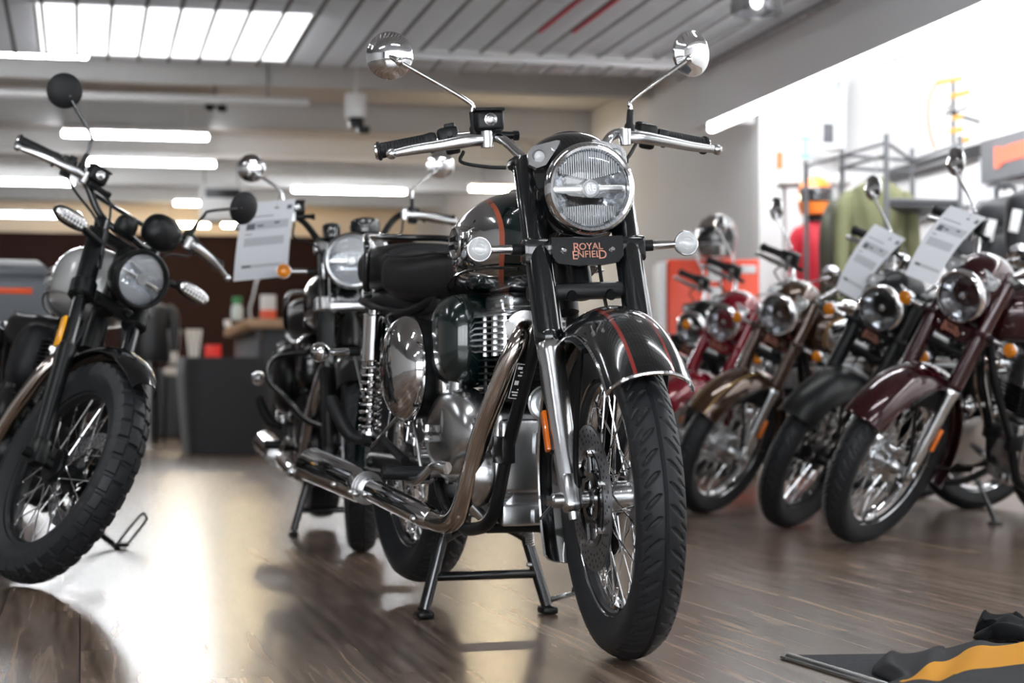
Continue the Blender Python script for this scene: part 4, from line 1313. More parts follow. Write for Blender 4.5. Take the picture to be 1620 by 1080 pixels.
def roadster(cfg):
    """black twin with open fork legs, wide bars and an engine guard, on its centre stand"""
    root = empty('motorcycle', cfg['loc'], cfg['yaw'], 0)
    tag(root, cfg['label'], 'motorcycle', None)
    S = axis_matrix((1.073, 0, 1.03), (-math.sin(RD(20.5)), 0, math.cos(RD(20.5))), cfg['steer'])
    cfg['key'] = 'roadster'
    wheel(root, 'front_wheel', (FAX, 0, FZ), S, 'road', SATIN, SATIN, STEEL, True)
    for s in (-1, 1):
        put('fork_tube', cached('rtube%d' % s, lambda: tube([fork_pt(s * .1, 1.11), fork_pt(s * .1, 0.72), fork_pt(s * .1, 0.60)], 0.0215, 20)), BLACKP, root, S)
        put('fork_cover', cached('rcov%d' % s, lambda: [tube([fork_pt(s * .1, .865), fork_pt(s * .1, .845), fork_pt(s * .1, .70), fork_pt(s * .1, .69)], [.026, .031, .031, .026], 24)]), SATIN, root, S)
        put('fork_slider', cached('rslid%d' % s, lambda: [tube([fork_pt(s * .1, .64), fork_pt(s * .1, .63), fork_pt(s * .1, .40), fork_pt(s * .1, .32)], [.025, .029, .025, .024], 24), box(fork_pt(s * .1, .335), (.05, .04, .07), .01)]), SATIN, root, S)
    ly = put('fork_yoke', cached('rlow', lambda: [box((1.185, 0, .862), (.075, .19, .036), .012, seg=3)] + [lathe([(-.028, .034), (-.022, .040), (.022, .040), (.028, .034)], fork_pt(s * .1, .862), (-math.sin(RD(20.5)), 0, math.cos(RD(20.5))), 28) for s in (-1, 1)] + [box((1.10, 0, 1.075), (.07, .17, .024), .008)]
        + [lathe([(-.02, .03), (-.014, .035), (.014, .035), (.02, .03)], fork_pt(s * .1, 1.072), (-math.sin(RD(20.5)), 0, math.cos(RD(20.5))), 24) for s in (-1, 1)] + [box(fork_pt(s * .1, .99) + [.03, 0, 0], (.06, .012, .06), .004) for s in (-1, 1)]), ALUB, root, S)
    headlight(root, S, 'roadster', (1.255, 0, 1.02), nrm((1, 0, -.03)), 0.096, ALUB, BLACKP, 'led', 0.12)
    for c, r in (((1.085, 0.056, 1.160), .055), ((1.10, -.066, 1.150), .033)):
        put('instrument', mesh_of('instrument', [lathe([(-.05, r * .4), (-.045, r * .8), (-.02, r), (.006, r), (.008, r * .9), (.004, 0)], c, (-.35, 0, 1), 36)]), BLACKP, root, S)
    for s in (-1, 1):
        indicator(root, S, 'rdind%d' % s, (1.155, s * .242, .995), (1.145, s * .13, .99), AMBER, CHROME)
        indicator(root, None, 'rdrind%d' % s, (-0.02, s * 0.26, 0.615), (-0.02, s * 0.13, 0.63), AMBER, CHROME, -1)
    cfg['bar'] = [(0.90, -.395, 1.185), (.93, -.275, 1.203), (.955, -.215, 1.212), (.98, -.165, 1.185), (1.015, -.105, 1.108), (1.04, -.06, 1.092), (1.045, -.01, 1.092)]
    cfg['lever'] = [(1.0, -.205, 1.203), (1.005, -.235, 1.201), (.995, -.29, 1.195), (.975, -.35, 1.183), (.96, -.405, 1.172)]
    cfg['res'] = (.985, -.19, 1.235)
    cfg['mirror'] = [(.975, -.235, 1.225), (.975, -.240, 1.30), (.945, -.325, 1.365), (.925, -.350, 1.392)]
    cfg['cables'] = [[(1.0, -.2, 1.18), (1.08, -.2, 1.12), (1.14, -.12, 1.08), (1.13, -.07, 1.0)], [(1.0, .2, 1.18), (1.08, .18, 1.12), (1.14, .1, 1.08), (1.13, .06, 1.0)]]
    cfg.update(bar_m=SATIN, mirror_m=CHROME, stem_m=CHROME, mtilt=.2, mr=.052)
    controls(root, S, cfg)
    Mf = np.eye(4); Mf[:3, 3] = (FAX, 0, FZ)
    put('front_fender', cached('rffender', lambda: fender(.375, .075, .045, 45, 190, 40, 12)), BLACKP, root, S @ Mf)
    frame_parts(root, cfg)
    engine_parts(root, cfg)
    exhaust(root, cfg, -1)
    exhaust(root, cfg, 1)
    bodywork(root, cfg)
    shocks(root, cfg)
    puts('engine_guard', 'guard', lambda: [tube([(.945, s * .06, .72), (.95, s * .12, .703), (.95, s * .235, .695), (.95, s * .283, .665), (.95, s * .285, .60), (.95, s * .215, .525), (.94, s * .16, .46), (.91, s * .09, .43)], .0125, 14, 5) for s in (-1, 1)], BLACKP, root)
    put('oil_cooler', cached('cooler', lambda: [box((.965, 0, .62), (.03, .16, .15), .006)] + [box((.982, 0, .56 + k * .013), (.008, .15, .006), .001) for k in range(10)]), SATIN, root)
    wheel(root, 'rear_wheel', (0, 0, cfg['rz']), None, 'rear', SATIN, SATIN, STEEL, None, False, 0.233)
    stand_centre(root)
    return root


def scrambler(cfg):
    """tall scrambler with block-tread tyres and oval lamp indicators, on its side stand"""
    root = empty('motorcycle', cfg['loc'], cfg['yaw'], cfg['lean'])
    tag(root, cfg['label'], 'motorcycle', None)
    rk = 26.5
    ax = np.array((-math.sin(RD(rk)), 0, math.cos(RD(rk))))
    S = axis_matrix((1.03, 0, 1.03), ax, cfg['steer'])
    cfg['key'] = 'scrambler'
    FP = lambda y, z: np.array([FAX - (z - .343) * math.tan(RD(rk)), y, z])
    wheel(root, 'front_wheel', (FAX, 0, .343), S, 'knobby', SATIN, SATIN, CHROME, 'left')
    for s in (-1, 1):
        put('fork_tube', cached('stube%d' % s, lambda: tube([FP(s * .1, 1.10), FP(s * .1, .62)], .0215, 20)), BLACKP, root, S)
        put('fork_cover', cached('scov%d' % s, lambda: tube([FP(s * .1, 1.06), FP(s * .1, 1.05), FP(s * .1, .885), FP(s * .1, .88)], [.026, .031, .031, .026], 24)), SATIN, root, S)
        put('fork_slider', cached('sslid%d' % s, lambda: [tube([FP(s * .1, .685), FP(s * .1, .68), FP(s * .1, .60), FP(s * .1, .40), FP(s * .1, .33)], [.024, .029, .027, .025, .020], 24), box(FP(s * .1, .355) + [.01, 0, 0], (.055, .042, .085), .012, Matrix.Rotation(RD(-26), 3, 'Y')), lathe([(-.03, .016), (.035, .015), (.035, 0)], (FAX, s * .112, .343), (0, s, 0), 18)]), SATIN, root, S)
        rp = FP(s * .128, .715)
        put('side_reflector', cached('ssref%d' % s, lambda: [box(rp + [-.01, 0, 0], (.030, .010, .105), .006, Matrix.Rotation(RD(-26), 3, 'Y'))]), pb('yellow_reflector', (.95, .42, .02), .25, 0, .6), root, S)
    put('fork_yoke', cached('syoke', lambda: [box(FP(0, .865) - [.01, 0, 0], (.07, .17, .04), .010)] + [lathe([(-.03, .034), (-.024, .040), (.024, .040), (.03, .034)], FP(s * .1, .865), ax, 24) for s in (-1, 1)] + [box(FP(0, 1.06) + [-.01, 0, 0], (.07, .24, .03), .008)] + [tube([(1.03, 0, 1.06), (1.13, 0, .84)], .024, 14)]
        + [lathe([(0, .012), (.016, .010), (.016, 0)], FP(s * .05, .865) + [.03, 0, 0], (1, 0, 0), 10) for s in (-1, 1)]), SATIN, root, S)
    headlight(root, S, 'scrambler', (1.215, .012, .968), nrm((1, 0, -.02)), .088, SATIN, SATIN, 'led', .13)
    put('instrument', cached('spod', lambda: [ellipsoid((1.12, .045, 1.142), (.045, .064, .056), 2.3, 36, 20), ellipsoid((1.10, -.06, 1.105), (.03, .035, .035), 2.5, 24, 14)] + [lathe([(0, .004), (.004, .003)], (1.173, .045 + d, 1.12), (1, 0, 0), 8) for d in (-.03, .03)]), SATIN, root, S)
    for s in (-1, 1):
        c = np.array((1.12, s * .235, 1.035))
        st = put('indicator', cached('soval%d' % s, lambda: [tube([(1.09, s * .10, 1.02), (1.105, s * .185, 1.03)], [.014, .010], 14), ellipsoid(c - [.008, 0, 0], (.016, .062, .026), 2.4, 30, 14)]), SATIN, root, S)
        put('indicator_lens', cached('solens%d' % s, lambda: [ellipsoid(c + [.004, 0, 0], (.012, .057, .022), 2.4, 30, 14)] + [ellipsoid(c + [.0155, dy * .0115, dz * .010], (.003, .0045, .0045), 2, 10, 6) + (1,) for dy in range(-4, 5) for dz in (-1, 0, 1) if abs(dy) < 4 or dz == 0]), [SILVERINK, WHITE], st)
    cfg['bar'] = [(.855, -.400, 1.205), (.895, -.275, 1.212), (.925, -.22, 1.208), (.955, -.175, 1.18), (.99, -.115, 1.12), (1.025, -.06, 1.095), (1.035, -.01, 1.095)]
    cfg['lever'] = [(.985, -.205, 1.190), (.99, -.24, 1.190), (.975, -.30, 1.187), (.945, -.36, 1.182), (.925, -.415, 1.172)]
    cfg['res'] = (.985, -.172, 1.215)
    cfg['mirror'] = [(.945, -.215, 1.225), (.95, -.222, 1.29), (.915, -.345, 1.395), (.90, -.362, 1.405), (.945, -.24, 1.325)]
    cfg['cables'] = [[(.98, -.16, 1.18), (1.05, -.12, 1.15), (1.09, -.1, 1.06), (1.10, -.07, .95)], [(.93, -.25, 1.19), (.99, -.22, 1.14), (1.04, -.12, 1.08), (1.06, -.1, 1.0)], [(.93, .25, 1.19), (1.0, .22, 1.15), (1.06, .12, 1.10), (1.08, .08, 1.0)],
                     [(1.13, .12, .84), (1.22, .12, .62), (1.34, .11, .45)]]
    cfg.update(bar_m=BLACKP, mirror_m=MATTE, stem_m=BLACKP, mtilt=.25, mr=.055)
    controls(root, S, cfg)
    cb = put('handlebar_brace', cached('brace', lambda: tube([(.965, -.15, 1.165), (.965, .15, 1.165)], .0075, 12)), BLACKP, root, S)
    Mf = np.eye(4); Mf[:3, 3] = (FAX, 0, .343)
    put('front_fender', cached('sffender', lambda: fender(.392, .070, .035, 52, 145, 40, 14, tip=.22)), BLACKP, root, S @ Mf)
    frame_parts(root, cfg)
    engine_parts(root, cfg)
    exhaust(root, cfg, -1)
    bodywork(root, cfg)
    shocks(root, cfg)

    def ttxt():
        P = []
        for s in (-1, 1):
            F = frame_matrix((0.74, s * 0.1465, 0.93), (-s, 0, 0) if s > 0 else (1, 0, 0), (0, 0, 1))
            for st, h in (('ROYAL', 0.017), ('ENFIELD', -0.017)):
                V, Fc = text(st, 0.034, 0.0016)
                P.append(xf((V + np.array([0, h, 0]), Fc), F))
        return P
    put('tank_lettering', cached('ttxt', ttxt), SILVERINK, root)
    wheel(root, 'rear_wheel', (0, 0, cfg['rz']), None, 'rear', SATIN, SATIN, CHROME, None, False, 0.233)
    return root


roadster(dict(loc=lw(-.792, 8.281), yaw=RD(-79) - PHI, steer=RD(-5), rz=.362, badge=False, paint_m=BLACKP, tank_m=BLACKP, engine_m=SATIN, cover_m=SATIN, lid_m=SATIN, etext_m=SATIN, pipe_m=CHROME, muffler_m=CHROME, rfender_m=BLACKP,
              label='black motorcycle with round silver headlight facing the camera behind the foreground one'))
SC = scrambler(dict(loc=lw(-1.912, 6.987), yaw=-1.1907 - PHI, steer=.3163, lean=.3372, rz=.325, tank_dz=.045, airbox=False, seat_dz=-.07, rail=False, badge=False, paint_m=MATTE, tank_m=SILVERW, engine_m=SATIN, cover_m=SATIN, etext_m=SATIN, lid_m=SATIN, shock_m=SATIN, spring_m=SATIN, muffler_m=SATIN, rfender_m=MATTE, seam_m=SILVERINK, cyl_m=pb('grey_cylinder', (.16, .16, .16), .45, .6),
                    label='black scrambler with pale grey tank and block-tread tyre leaning at the left edge'))
bpy.context.view_layer.update()
inv_ = SC.matrix_world.inverted()
F_ = [np.array(inv_ @ at(*p)) for p in ((150, 838, 7.06), (182, 862, 7.06), (190, 868, 7.06), (184, 861, 7.05), (222, 815, 7.05), (231, 817, 7.05), (229, 826, 7.05), (197, 866, 7.05))]
foot = inv_ @ Vector((at(190, 868, 7.06).x, at(190, 868, 7.06).y, 0.012))
put('side_stand', mesh_of('side_stand', [tube([(0.36, 0.13, 0.27), F_[0], F_[1], np.array(foot)], .0115, 12, 3), tube(F_[3:], .0048, 10, 5)]), BLACKP, SC)
put('stand_foot', mesh_of('stand_foot', [box(np.array(foot) + [0, 0, .004], (.075, .05, .016), .005, Matrix.Rotation(.3372, 3, 'X'))]), SATIN, SC)

# red touring machine cut by the left edge, with a grey case
TB = classic(dict(loc=lw(-2.74, 9.9), yaw=RD(200) - PHI, steer=0.0, lean=RD(9), rz=.325, paint_m=RED, tank_m=RED, fender_m=FENDER_RED, cowl_m=RED, bucket_m=CHROME, cover_p=RED, bead_m=RED, bighub=True, disc=False,
                  label='red motorcycle with a grey rear case behind the scrambler at the left edge'))
bpy.context.view_layer.update()
CASE = pb('grey_plastic_case', (.13, .14, .155), .5)
tc = obj('luggage_case', [box((-.20, .0, 1.02), (.40, .44, .30), .05, seg=4), box((-.20, 0, 1.19), (.36, .40, .05), .02)], [CASE], TB)
for s in (-1, 1):
    obj('case_stripe', [box((-.20, s * .221, 1.10), (.20, .006, .03), .002)], [ORANGE], tc)


# ------------------------------------------------------------------ price sheets hung on the handlebars
PAPER = pb('paper', (.62, .63, .66), .6)
INKL = pb('pale_grey_print', (.42, .43, .46), .6)
INKD = pb('dark_grey_print', (.10, .10, .12), .6)


def price_sheet(C, bow, label, clip=None):
    """C: corner points top left, top right, bottom right, bottom left"""
    TL, TR, BR, BL = [np.array(p) for p in C]
    nrm_ = nrm(np.cross(BR - TL, TR - BL))
    if np.dot(nrm_, -TL) < 0:
        nrm_ = -nrm_

    def pt(u, v, off=0.0):
        p = (TL * (1 - u) + TR * u) * (1 - v) + (BL * (1 - u) + BR * u) * v
        side = nrm(TL - TR)
        return p + nrm_ * (bow * math.sin(math.pi * v) * .5 + off) + side * bow * 0.9 * math.sin(math.pi * v)

    def sheet(u0, u1, v0, v1, off, t=.0004, n=24):
        m = max(2, int(n * (v1 - v0)))
        rings = []
        for i in range(m + 1):
            v = v0 + (v1 - v0) * i / m
            rings.append([pt(u0, v, off), pt((u0 + u1) / 2, v, off), pt(u1, v, off), pt(u1, v, off - t), pt((u0 + u1) / 2, v, off - t), pt(u0, v, off - t)])
        return loft(rings)
    c = pt(.5, .02)
    o = empty('price_sheet', c)
    tag(o, label, 'price sheet')
    sh = lambda P: [(p[0] - c,) + tuple(p[1:]) for p in P]
    k = obj('paper', sh([sheet(0, 1, 0, 1, 0)]), PAPER, o)
    P = [sheet(.13, .93, .25, .36, .0010), sheet(.13, .88, .46, .57, .0010), sheet(.13, .93, .81, .85, .0010)]
    Q = [sheet(.14, .30, .28, .36, .0016), sheet(.10, .62, .185, .195, .0010), sheet(.62, .70, .085, .105, .001), sheet(.86, .95, .07, .125, .001), sheet(.13, .30, .815, .845, .0016), sheet(.13, .26, .41, .42, .001), sheet(.34, .46, .30, .325, .0016), sheet(.66, .76, .275, .30, .0016)]
    obj('print', sh(P) + [q + (1,) for q in sh(Q)], [INKL, INKD], k)
    if clip is not None:
        obj('tie', [tube([pt(.64, .05, .003) - c, np.array(clip) - c], .0016, 6)], INKD, o)
    return o


price_sheet([at(386, 322, 7.19), at(468, 314, 7.21), at(455, 437, 7.17), at(369, 445, 7.16)], .006, 'white price sheet hanging from the mirror of the black motorcycle behind the foreground one', at(444, 306, 7.34))
price_sheet([at(1384, 354, 8.15), at(1433, 378, 8.12), at(1356, 476, 8.08), at(1322, 456, 8.12)], .016, 'white price sheet curling off the handlebar of the matte black motorcycle', at(1428, 362, 8.24))
price_sheet([at(1504, 325, 7.17), at(1560, 344, 7.14), at(1478, 452, 7.06), at(1432, 434, 7.10)], .017, 'white price sheet curling off the handlebar of the maroon motorcycle', at(1548, 318, 7.26))


# ------------------------------------------------------------------ furniture and goods at the back
CHAR = noise_bump(pb('charcoal_upholstery', (.032, .033, .036), .8, sheen=.2), 300, .2, .002)
DGREY = pb('dark_grey_panel', (.045, .047, .052), .55)
MGREY = pb('slate_panel', (.12, .125, .135), .5)
RACK = pb('grey_steel_tube', (.14, .145, .155), .4, .3)
STRIPE = pb('pale_seat_cloth', (.62, .58, .52), .7)


def rring(w, d, r, z, k=6):
    return np.array([(x, y, z) for x, y in rrect(w, d, r, k)])


def tub(name, loc, w, d, h, label, m, cat, rz=0.0, seat=.45, taper=.86):
    o = empty(name, loc, rz)
    tag(o, label, cat)
    t = .10
    rings = [rring(w * taper, d * taper, .16, .01), rring(w * (taper + .05), d * (taper + .05), .18, h * .25), rring(w, d, .20, h * .8), rring(w, d, .20, h - .02), rring(w - .03, d - .03, .19, h), rring(w - 2 * t + .03, d - 2 * t + .03, .13, h), rring(w - 2 * t, d - 2 * t, .12, h - .03), rring(w - 2 * t, d - 2 * t, .12, seat - .08)]
    obj('shell', [loft(rings)], m, o)
    obj('seat_cushion', [box((0, 0, seat - .03), (w - 2 * t - .02, d - 2 * t - .02, .12), .05, seg=3)], m, o)
    return o


p = at(360, 720, 18.7)
tub('tub_armchair', (p.x, p.y + .4, 0), .86, .82, .92, 'large charcoal tub armchair in front of the counter', CHAR, 'armchair', RD(6))
p = at(238, 684, 26.5)
sofa = empty('sofa', (p.x, p.y + .45, 0), 0)
tag(sofa, 'low charcoal sofa beyond the tub armchair, near the dark wall', 'sofa')
obj('sofa_back', [box((0, -.36, .46), (1.5, .16, .92), .05, seg=3)], CHAR, sofa)
obj('sofa_seat', [box((0, .1, .26), (1.4, .74, .40), .06, seg=3)], CHAR, sofa)
for s in (-1, 1):
    obj('sofa_arm', [box((s * .70, .06, .36), (.14, .78, .60), .05, seg=3)], CHAR, sofa)
# counter with a thick oak top
p = at(394, 504, 19.6)
ct = empty('counter', (p.x, p.y, 0))
tag(ct, 'tall grey reception counter with a thick oak top behind the armchair', 'counter')
zc = p.z
obj('counter_top', [box((.95, 1.5, zc - .045), (1.96, 3.1, .09), .008)], WOODTOP, ct)
obj('front_panel', [box((1.0, .13, (zc - .09) / 2), (1.72, .04, zc - .10), .004)], DGREY, ct)
obj('side_panel', [box((.10, 1.5, (zc - .09) / 2), (.04, 2.8, zc - .10), .004)], MGREY, ct)
# on the counter
def onct(px, D):
    q = at(px, 500, D)
    return Vector((q.x, q.y, zc))
q = onct(375, 20.1)
bt = empty('bottle', q); tag(bt, 'white and green bottle standing on the counter', 'bottle')
obj('bottle_body', [lathe([(.001, .05), (.01, .058), (.13, .058), (.17, .035), (.175, .02)], n=24)], pb('milky_bottle', (.6, .66, .62), .3), bt)
obj('bottle_cap', [lathe([(.17, .045), (.175, .05), (.235, .05), (.24, .04)], n=24)], pb('green_cap', (.05, .26, .09), .4), bt)
q = onct(424, 19.9)
cp = empty('carton', q); tag(cp, 'white carton with an orange lower half on the counter', 'carton')
obj('carton_body', [box((0, 0, .15), (.15, .10, .20), .006)], WHITE, cp)
obj('carton_base', [box((0, 0, .05), (.152, .102, .10), .004)], ORANGE, cp)
q = onct(398, 20.3)
dl = empty('desk_lamp', q); tag(dl, 'thin bent metal lamp neck on the counter between bottle and carton', 'desk lamp')
obj('lamp_base', [lathe([(0.001, .06), (.012, .06), (.016, .05)], n=20)], SATIN, dl)
obj('lamp_neck', [tube([(0, 0, .01), (-.02, 0, .12), (.02, 0, .28), (.05, 0, .42), (.10, 0, .46)], .011, 10, 5)], STEEL, dl)
q = onct(360, 22.0)
cu = obj('cup', [lathe([(.001, .03), (.006, .036), (.085, .042), (.085, .036), (.01, .03)], (0, 0, 0), n=20)], WHITE)
cu.location = q
tag(cu, 'small white cup at the left end of the counter', 'cup')
q = onct(386, 21.2)
sp = obj('spray_bottle', [lathe([(.001, .03), (.006, .034), (.10, .034), (.14, .016), (.16, .014)], n=18), box((0, .02, .172), (.03, .07, .03), .006)], SATIN)
sp.location = q
tag(sp, 'small dark spray bottle beside the green capped bottle', 'bottle')
# high table with two pale stools and a red box
p = at(300, 566, 23.0)
tb = empty('bar_table', (p.x, p.y, 0)); tag(tb, 'pale high table behind the tub armchair', 'table')
obj('table_top', [box((0, 0, p.z - .02), (.85, .6, .04), .006)], STRIPE, tb)
for sx in (-1, 1):
    for sy in (-1, 1):
        obj('leg', [tube([(sx * .38, sy * .25, 0), (sx * .38, sy * .25, p.z - .035)], .02, 8)], SATIN, tb)
zt = p.z
q = at(337, 560, 22.9)
rb = obj('red_box', [box((0, 0, .07), (.18, .12, .14), .006), box((0, 0, .142), (.184, .124, .012), .003)], pb('signal_red', (.75, .03, .02), .4))
rb.location = (q.x, q.y, zt)
tag(rb, 'small bright red box on the high table', 'box')
for px, lb in ((274, 'pale striped stool back at left behind the high table'), (308, 'pale striped stool back at right behind the high table')):
    q = at(px, 545, 24.4)
    so = empty('bar_stool', (q.x, q.y, 0)); tag(so, lb, 'stool', 'pale bar stools')
    obj('backrest', [prism([(-.05, -.22), (.05, -.22), (.10, .20), (-.10, .20)], .05, (0, .18, 1.18), (1, 0, 0), (0, .1, 1))] + [prism([(x - .007, -.20), (x + .007, -.20), (x * 1.7 + .011, .18), (x * 1.7 - .011, .18)], .054, (0, .18, 1.18), (1, 0, 0), (0, .1, 1)) + (1,) for x in (-.025, .025)], [STRIPE, MGREY], so)
    obj('seat', [box((0, 0, .86), (.22, .34, .10), .03)], STRIPE, so)
    for sx in (-1, 1):
        for sy in (-1, 1):
            obj('leg', [tube([(sx * .10, sy * .18, 0), (sx * .08, sy * .14, .82)], .014, 8)], SATIN, so)


def garment(o, w, h, d, m, z0=0.0, sleeves=True, sub='jacket_body'):
    """hanging jacket: hem at z0, shoulders at z0 + h"""
    secs = [(z0, .46, .42), (z0 + .02, .48, .45), (z0 + h * .25, .46, .48), (z0 + h * .5, .44, .5), (z0 + h * .72, .48, .5), (z0 + h * .86, .50, .42), (z0 + h * .93, .40, .34), (z0 + h * .98, .20, .24), (z0 + h, .12, .2)]
    rings = []
    A = np.linspace(0, 2 * math.pi, 36, endpoint=False)
    for z, a, b in secs:
        ph = z * 9
        rr = 1 + .03 * np.sin(A * 7 + ph) * (1 - (z - z0) / h)
        rings.append(np.stack([w * a * np.cos(A) * rr, d * b * np.sin(A) * rr, np.full(36, z)], 1))
    b_ = obj(sub, [loft(rings)], m, o)
    if sleeves:
        for s in (-1, 1):
            obj('sleeve', [tube([(s * w * .38, 0, z0 + h * .90), (s * w * .52, 0, z0 + h * .80), (s * w * .58, -.02, z0 + h * .5), (s * w * .57, -.05, z0 + h * .18)], [w * .12, w * .15, w * .125, w * .095], 16, 5)], m, o)
    return b_


# black jacket on a display bust
p = at(236, 526, 21.5)
jb = empty('jacket_bust', (p.x, p.y, 0)); tag(jb, 'black leather jacket on a display bust behind the scrambler headlight', 'jacket')
garment(jb, .46, .66, .30, noise_bump(pb('black_leather', (.012, .012, .013), .35), 40, .3, .01), 0.92)
obj('stand_pole', [tube([(0, 0, .02), (0, 0, .93)], .016, 10), lathe([(0.001, .18), (.015, .18), (.02, .16)], n=24)], STEEL, jb)

# ceiling unit, spotlight can, pipes
q = at(352, 314, 23.6)
ac = empty('ventilation_unit', (q.x, q.y, q.z)); tag(ac, 'grey ventilation unit hung from the rear ceiling above the price sheet', 'ventilation unit')
obj('unit_body', [box((0, .2, -.04), (.50, .45, .44), .02)], pb('pale_grey_metal', (.45, .45, .45), .5), ac)
obj('air_grille', [box((0, -.035, .06), (.42, .03, .11), .006)], SATIN, ac)
obj('warning_label', [box((.14, -.03, -.08), (.07, .012, .06), .001)], pb('mustard_label', (.6, .36, .08), .5), ac)
obj('hanger', [tube([(s * .2, .2, .17), (s * .2, .2, ZT - q.z)], .008, 8) for s in (-1, 1)], RACK, ac)
q = at(563, 168, 16.6)
sc_ = empty('ceiling_spotlight', (q.x, q.y, q.z)); tag(sc_, 'white cylindrical ceiling fitting with a black bracket above the foreground grip', 'spotlight')
obj('can', [lathe([(-.10, .085), (-.095, .09), (.10, .09), (.102, .03)], n=28)], HOUSING, sc_)
obj('bracket', [box((0, -.02, -.14), (.12, .10, .08), .012), box((.06, -.02, -.20), (.10, .08, .06), .012)], SATIN, sc_)
obj('mounting_rod', [tube([(0, 0, .09), (0, 0, ZT - q.z)], .012, 8)], HOUSING, sc_)
for (px, py, D, L_, lb) in ((160, 152, 17.2, 3.6, 'pale cable tray along the rear ceiling at upper left'), (180, 241, 22.3, 9.0, 'long grey pipe across the rear ceiling below the first tube lights')):
    q = at(px, py, D)
    c_ = empty('ceiling_pipe', q); tag(c_, lb, 'pipe')
    obj('pipe_run', [tube([(-L_ / 2, 0, 0), (L_ / 2, 0, 0)], .04, 14)], HOUSING, c_)
    obj('pipe_hanger', [tube([(x, 0, 0.03), (x, 0, ZT - q.z)], .008, 6) for x in (-L_ * .4, L_ * .4)], RACK, c_)
for px, lb in ((340, 'small black spotlight pair on the rear ceiling right of the cable tray'),):
    q = at(px, 170, 17.6)
    s_ = empty('spotlight_pair', q); tag(s_, lb, 'spotlight')
    obj('spot_heads', [ellipsoid((-.05, 0, 0), (.045, .05, .035)), ellipsoid((.06, 0, -.005), (.05, .05, .035))], SATIN, s_)
    obj('spot_stem', [tube([(0, 0, 0), (0, 0, ZT - q.z)], .01, 8)], SATIN, s_)
q = at(302, 200, 20.6)
sm = empty('sensor_lamp', q); tag(sm, 'small white twin lamp above the highest ceiling tube', 'ceiling light')
obj('lamp_heads', [ellipsoid((-.05, 0, 0), (.035, .035, .045)), ellipsoid((.06, 0, 0), (.03, .03, .03))], pb('lit_small_lamp', (1, 1, 1), .4, emis=(1, 1, 1), es=3), sm)
obj('lamp_stem', [tube([(0, 0, 0), (0, 0, ZT - q.z)], .01, 8)], HOUSING, sm)
# red rods stand in for a red reflection along the louvres
REDREFL = pb('red_reflection', (.75, .05, .10), .5)
for px, lb in ((870, 'left red reflection built as a rod along the louvred ceiling'), (925, 'right red reflection built as a rod along the louvred ceiling')):
    q = at(px, 30, 12.9)
    rc_ = obj('red_reflection', [tube([(q.x, q.y - 1.4, ZG - .03), (q.x, q.y + .3, ZG - .03)], .012, 8)], REDREFL)
    tag(rc_, lb, 'cable', 'red reflections along the ceiling')

# ------------------------------------------------------------------ right-hand side: cabinet, rack, clothes, wall displays
CAB = pb('orange_red_lacquer', (.86, .075, .025), .35)
a_, b_ = at(1062, 408, 13.3), at(1210, 408, 13.3)
cb_ = empty('cabinet', ((a_.x + b_.x) / 2, (a_.y + b_.y) / 2 + .1, 0), -PHI)
tag(cb_, 'orange-red cabinet with white stickers behind the red motorcycle', 'cabinet')
W_, H_ = .62, a_.z
obj('body', [box((0, .25, (H_ + .42) / 2), (W_, .46, H_ - .42), .01)], CAB, cb_)
obj('plinth', [box((0, .25, .21), (W_ - .02, .44, .42), .006)], SATIN, cb_)
for s, x0, x1 in ((0, -.31, -.045), (1, .065, .31)):
    dr = obj('door', [box(((x0 + x1) / 2, .005, (H_ + .42) / 2), (x1 - x0 - .01, .03, H_ - .45), .006)], CAB, cb_)
    obj('handle', [tube([((x1 - .03) if s == 0 else x0 + .03, -.03, H_ * .62), ((x1 - .03) if s == 0 else x0 + .03, -.03, H_ * .74)], .008, 8)], STEEL, dr)
ls = obj('label_strip', [box((.01, .008, (H_ + .42) / 2), (.09, .03, H_ - .48), .004)], WHITE, cb_)
obj('label_print', [box((.01, -.010, H_ - .17), (.07, .006, .035), .001), box((.01, -.010, H_ - .30), (.06, .006, .06), .001)], CAB, ls)
obj('sticker', [box((.235, -.013, H_ - .07), (.10, .006, .055), .001)], WHITE, cb_)
obj('side_panel', [box((-.345, .25, H_ / 2 - .01), (.06, .46, H_ - .02), .006)], WHITE, cb_)


def helmet(name, loc, rz, shell, label, s=1.0):
    o = empty(name, loc, rz); tag(o, label, 'helmet')
    rings = []
    A = np.linspace(0, 2 * math.pi, 40, endpoint=False)
    for z, a, b, x0 in ((.0, .085, .10, -.01), (.004, .095, .11, -.01), (.05, .112, .128, 0), (.11, .120, .138, 0), (.17, .115, .130, 0), (.22, .092, .104, 0), (.25, .055, .062, 0), (.262, .01, .012, 0)):
        rings.append(np.stack([a * s * np.cos(A), x0 + b * s * np.sin(A), np.full(40, z * s)], 1))
    obj('shell', [loft(rings)], shell, o)
    V = []
    for i in range(9):
        z = .085 + .095 * i / 8
        row = []
        for k in range(25):
            a = RD(-90 - 70 + 140 * k / 24)
            q_ = math.sqrt(max(0, 1 - ((z - .12) / .20) ** 2))
            row.append((.1235 * s * math.cos(a) * q_, .1415 * s * math.sin(a) * q_, z * s))
        V.append(row)
    V = np.array(V)
    F = [(i * 25 + k, i * 25 + k + 1, (i + 1) * 25 + k + 1, (i + 1) * 25 + k) for i in range(8) for k in range(24)]
    o2 = obj('visor', [(V.reshape(-1, 3), F)], pb('dark_visor', (.02, .02, .022), .08, 0, 1), o)
    sl = o2.modifiers.new('thick', 'SOLIDIFY'); sl.thickness = .003
    return o


q = at(1142, 406, 13.2)
helmet('helmet', (q.x, q.y + .1, H_), RD(-40), pb('polished_silver_helmet', (.62, .63, .64), .12, 1.0), 'silver full-face helmet standing on the orange cabinet', 1.12)

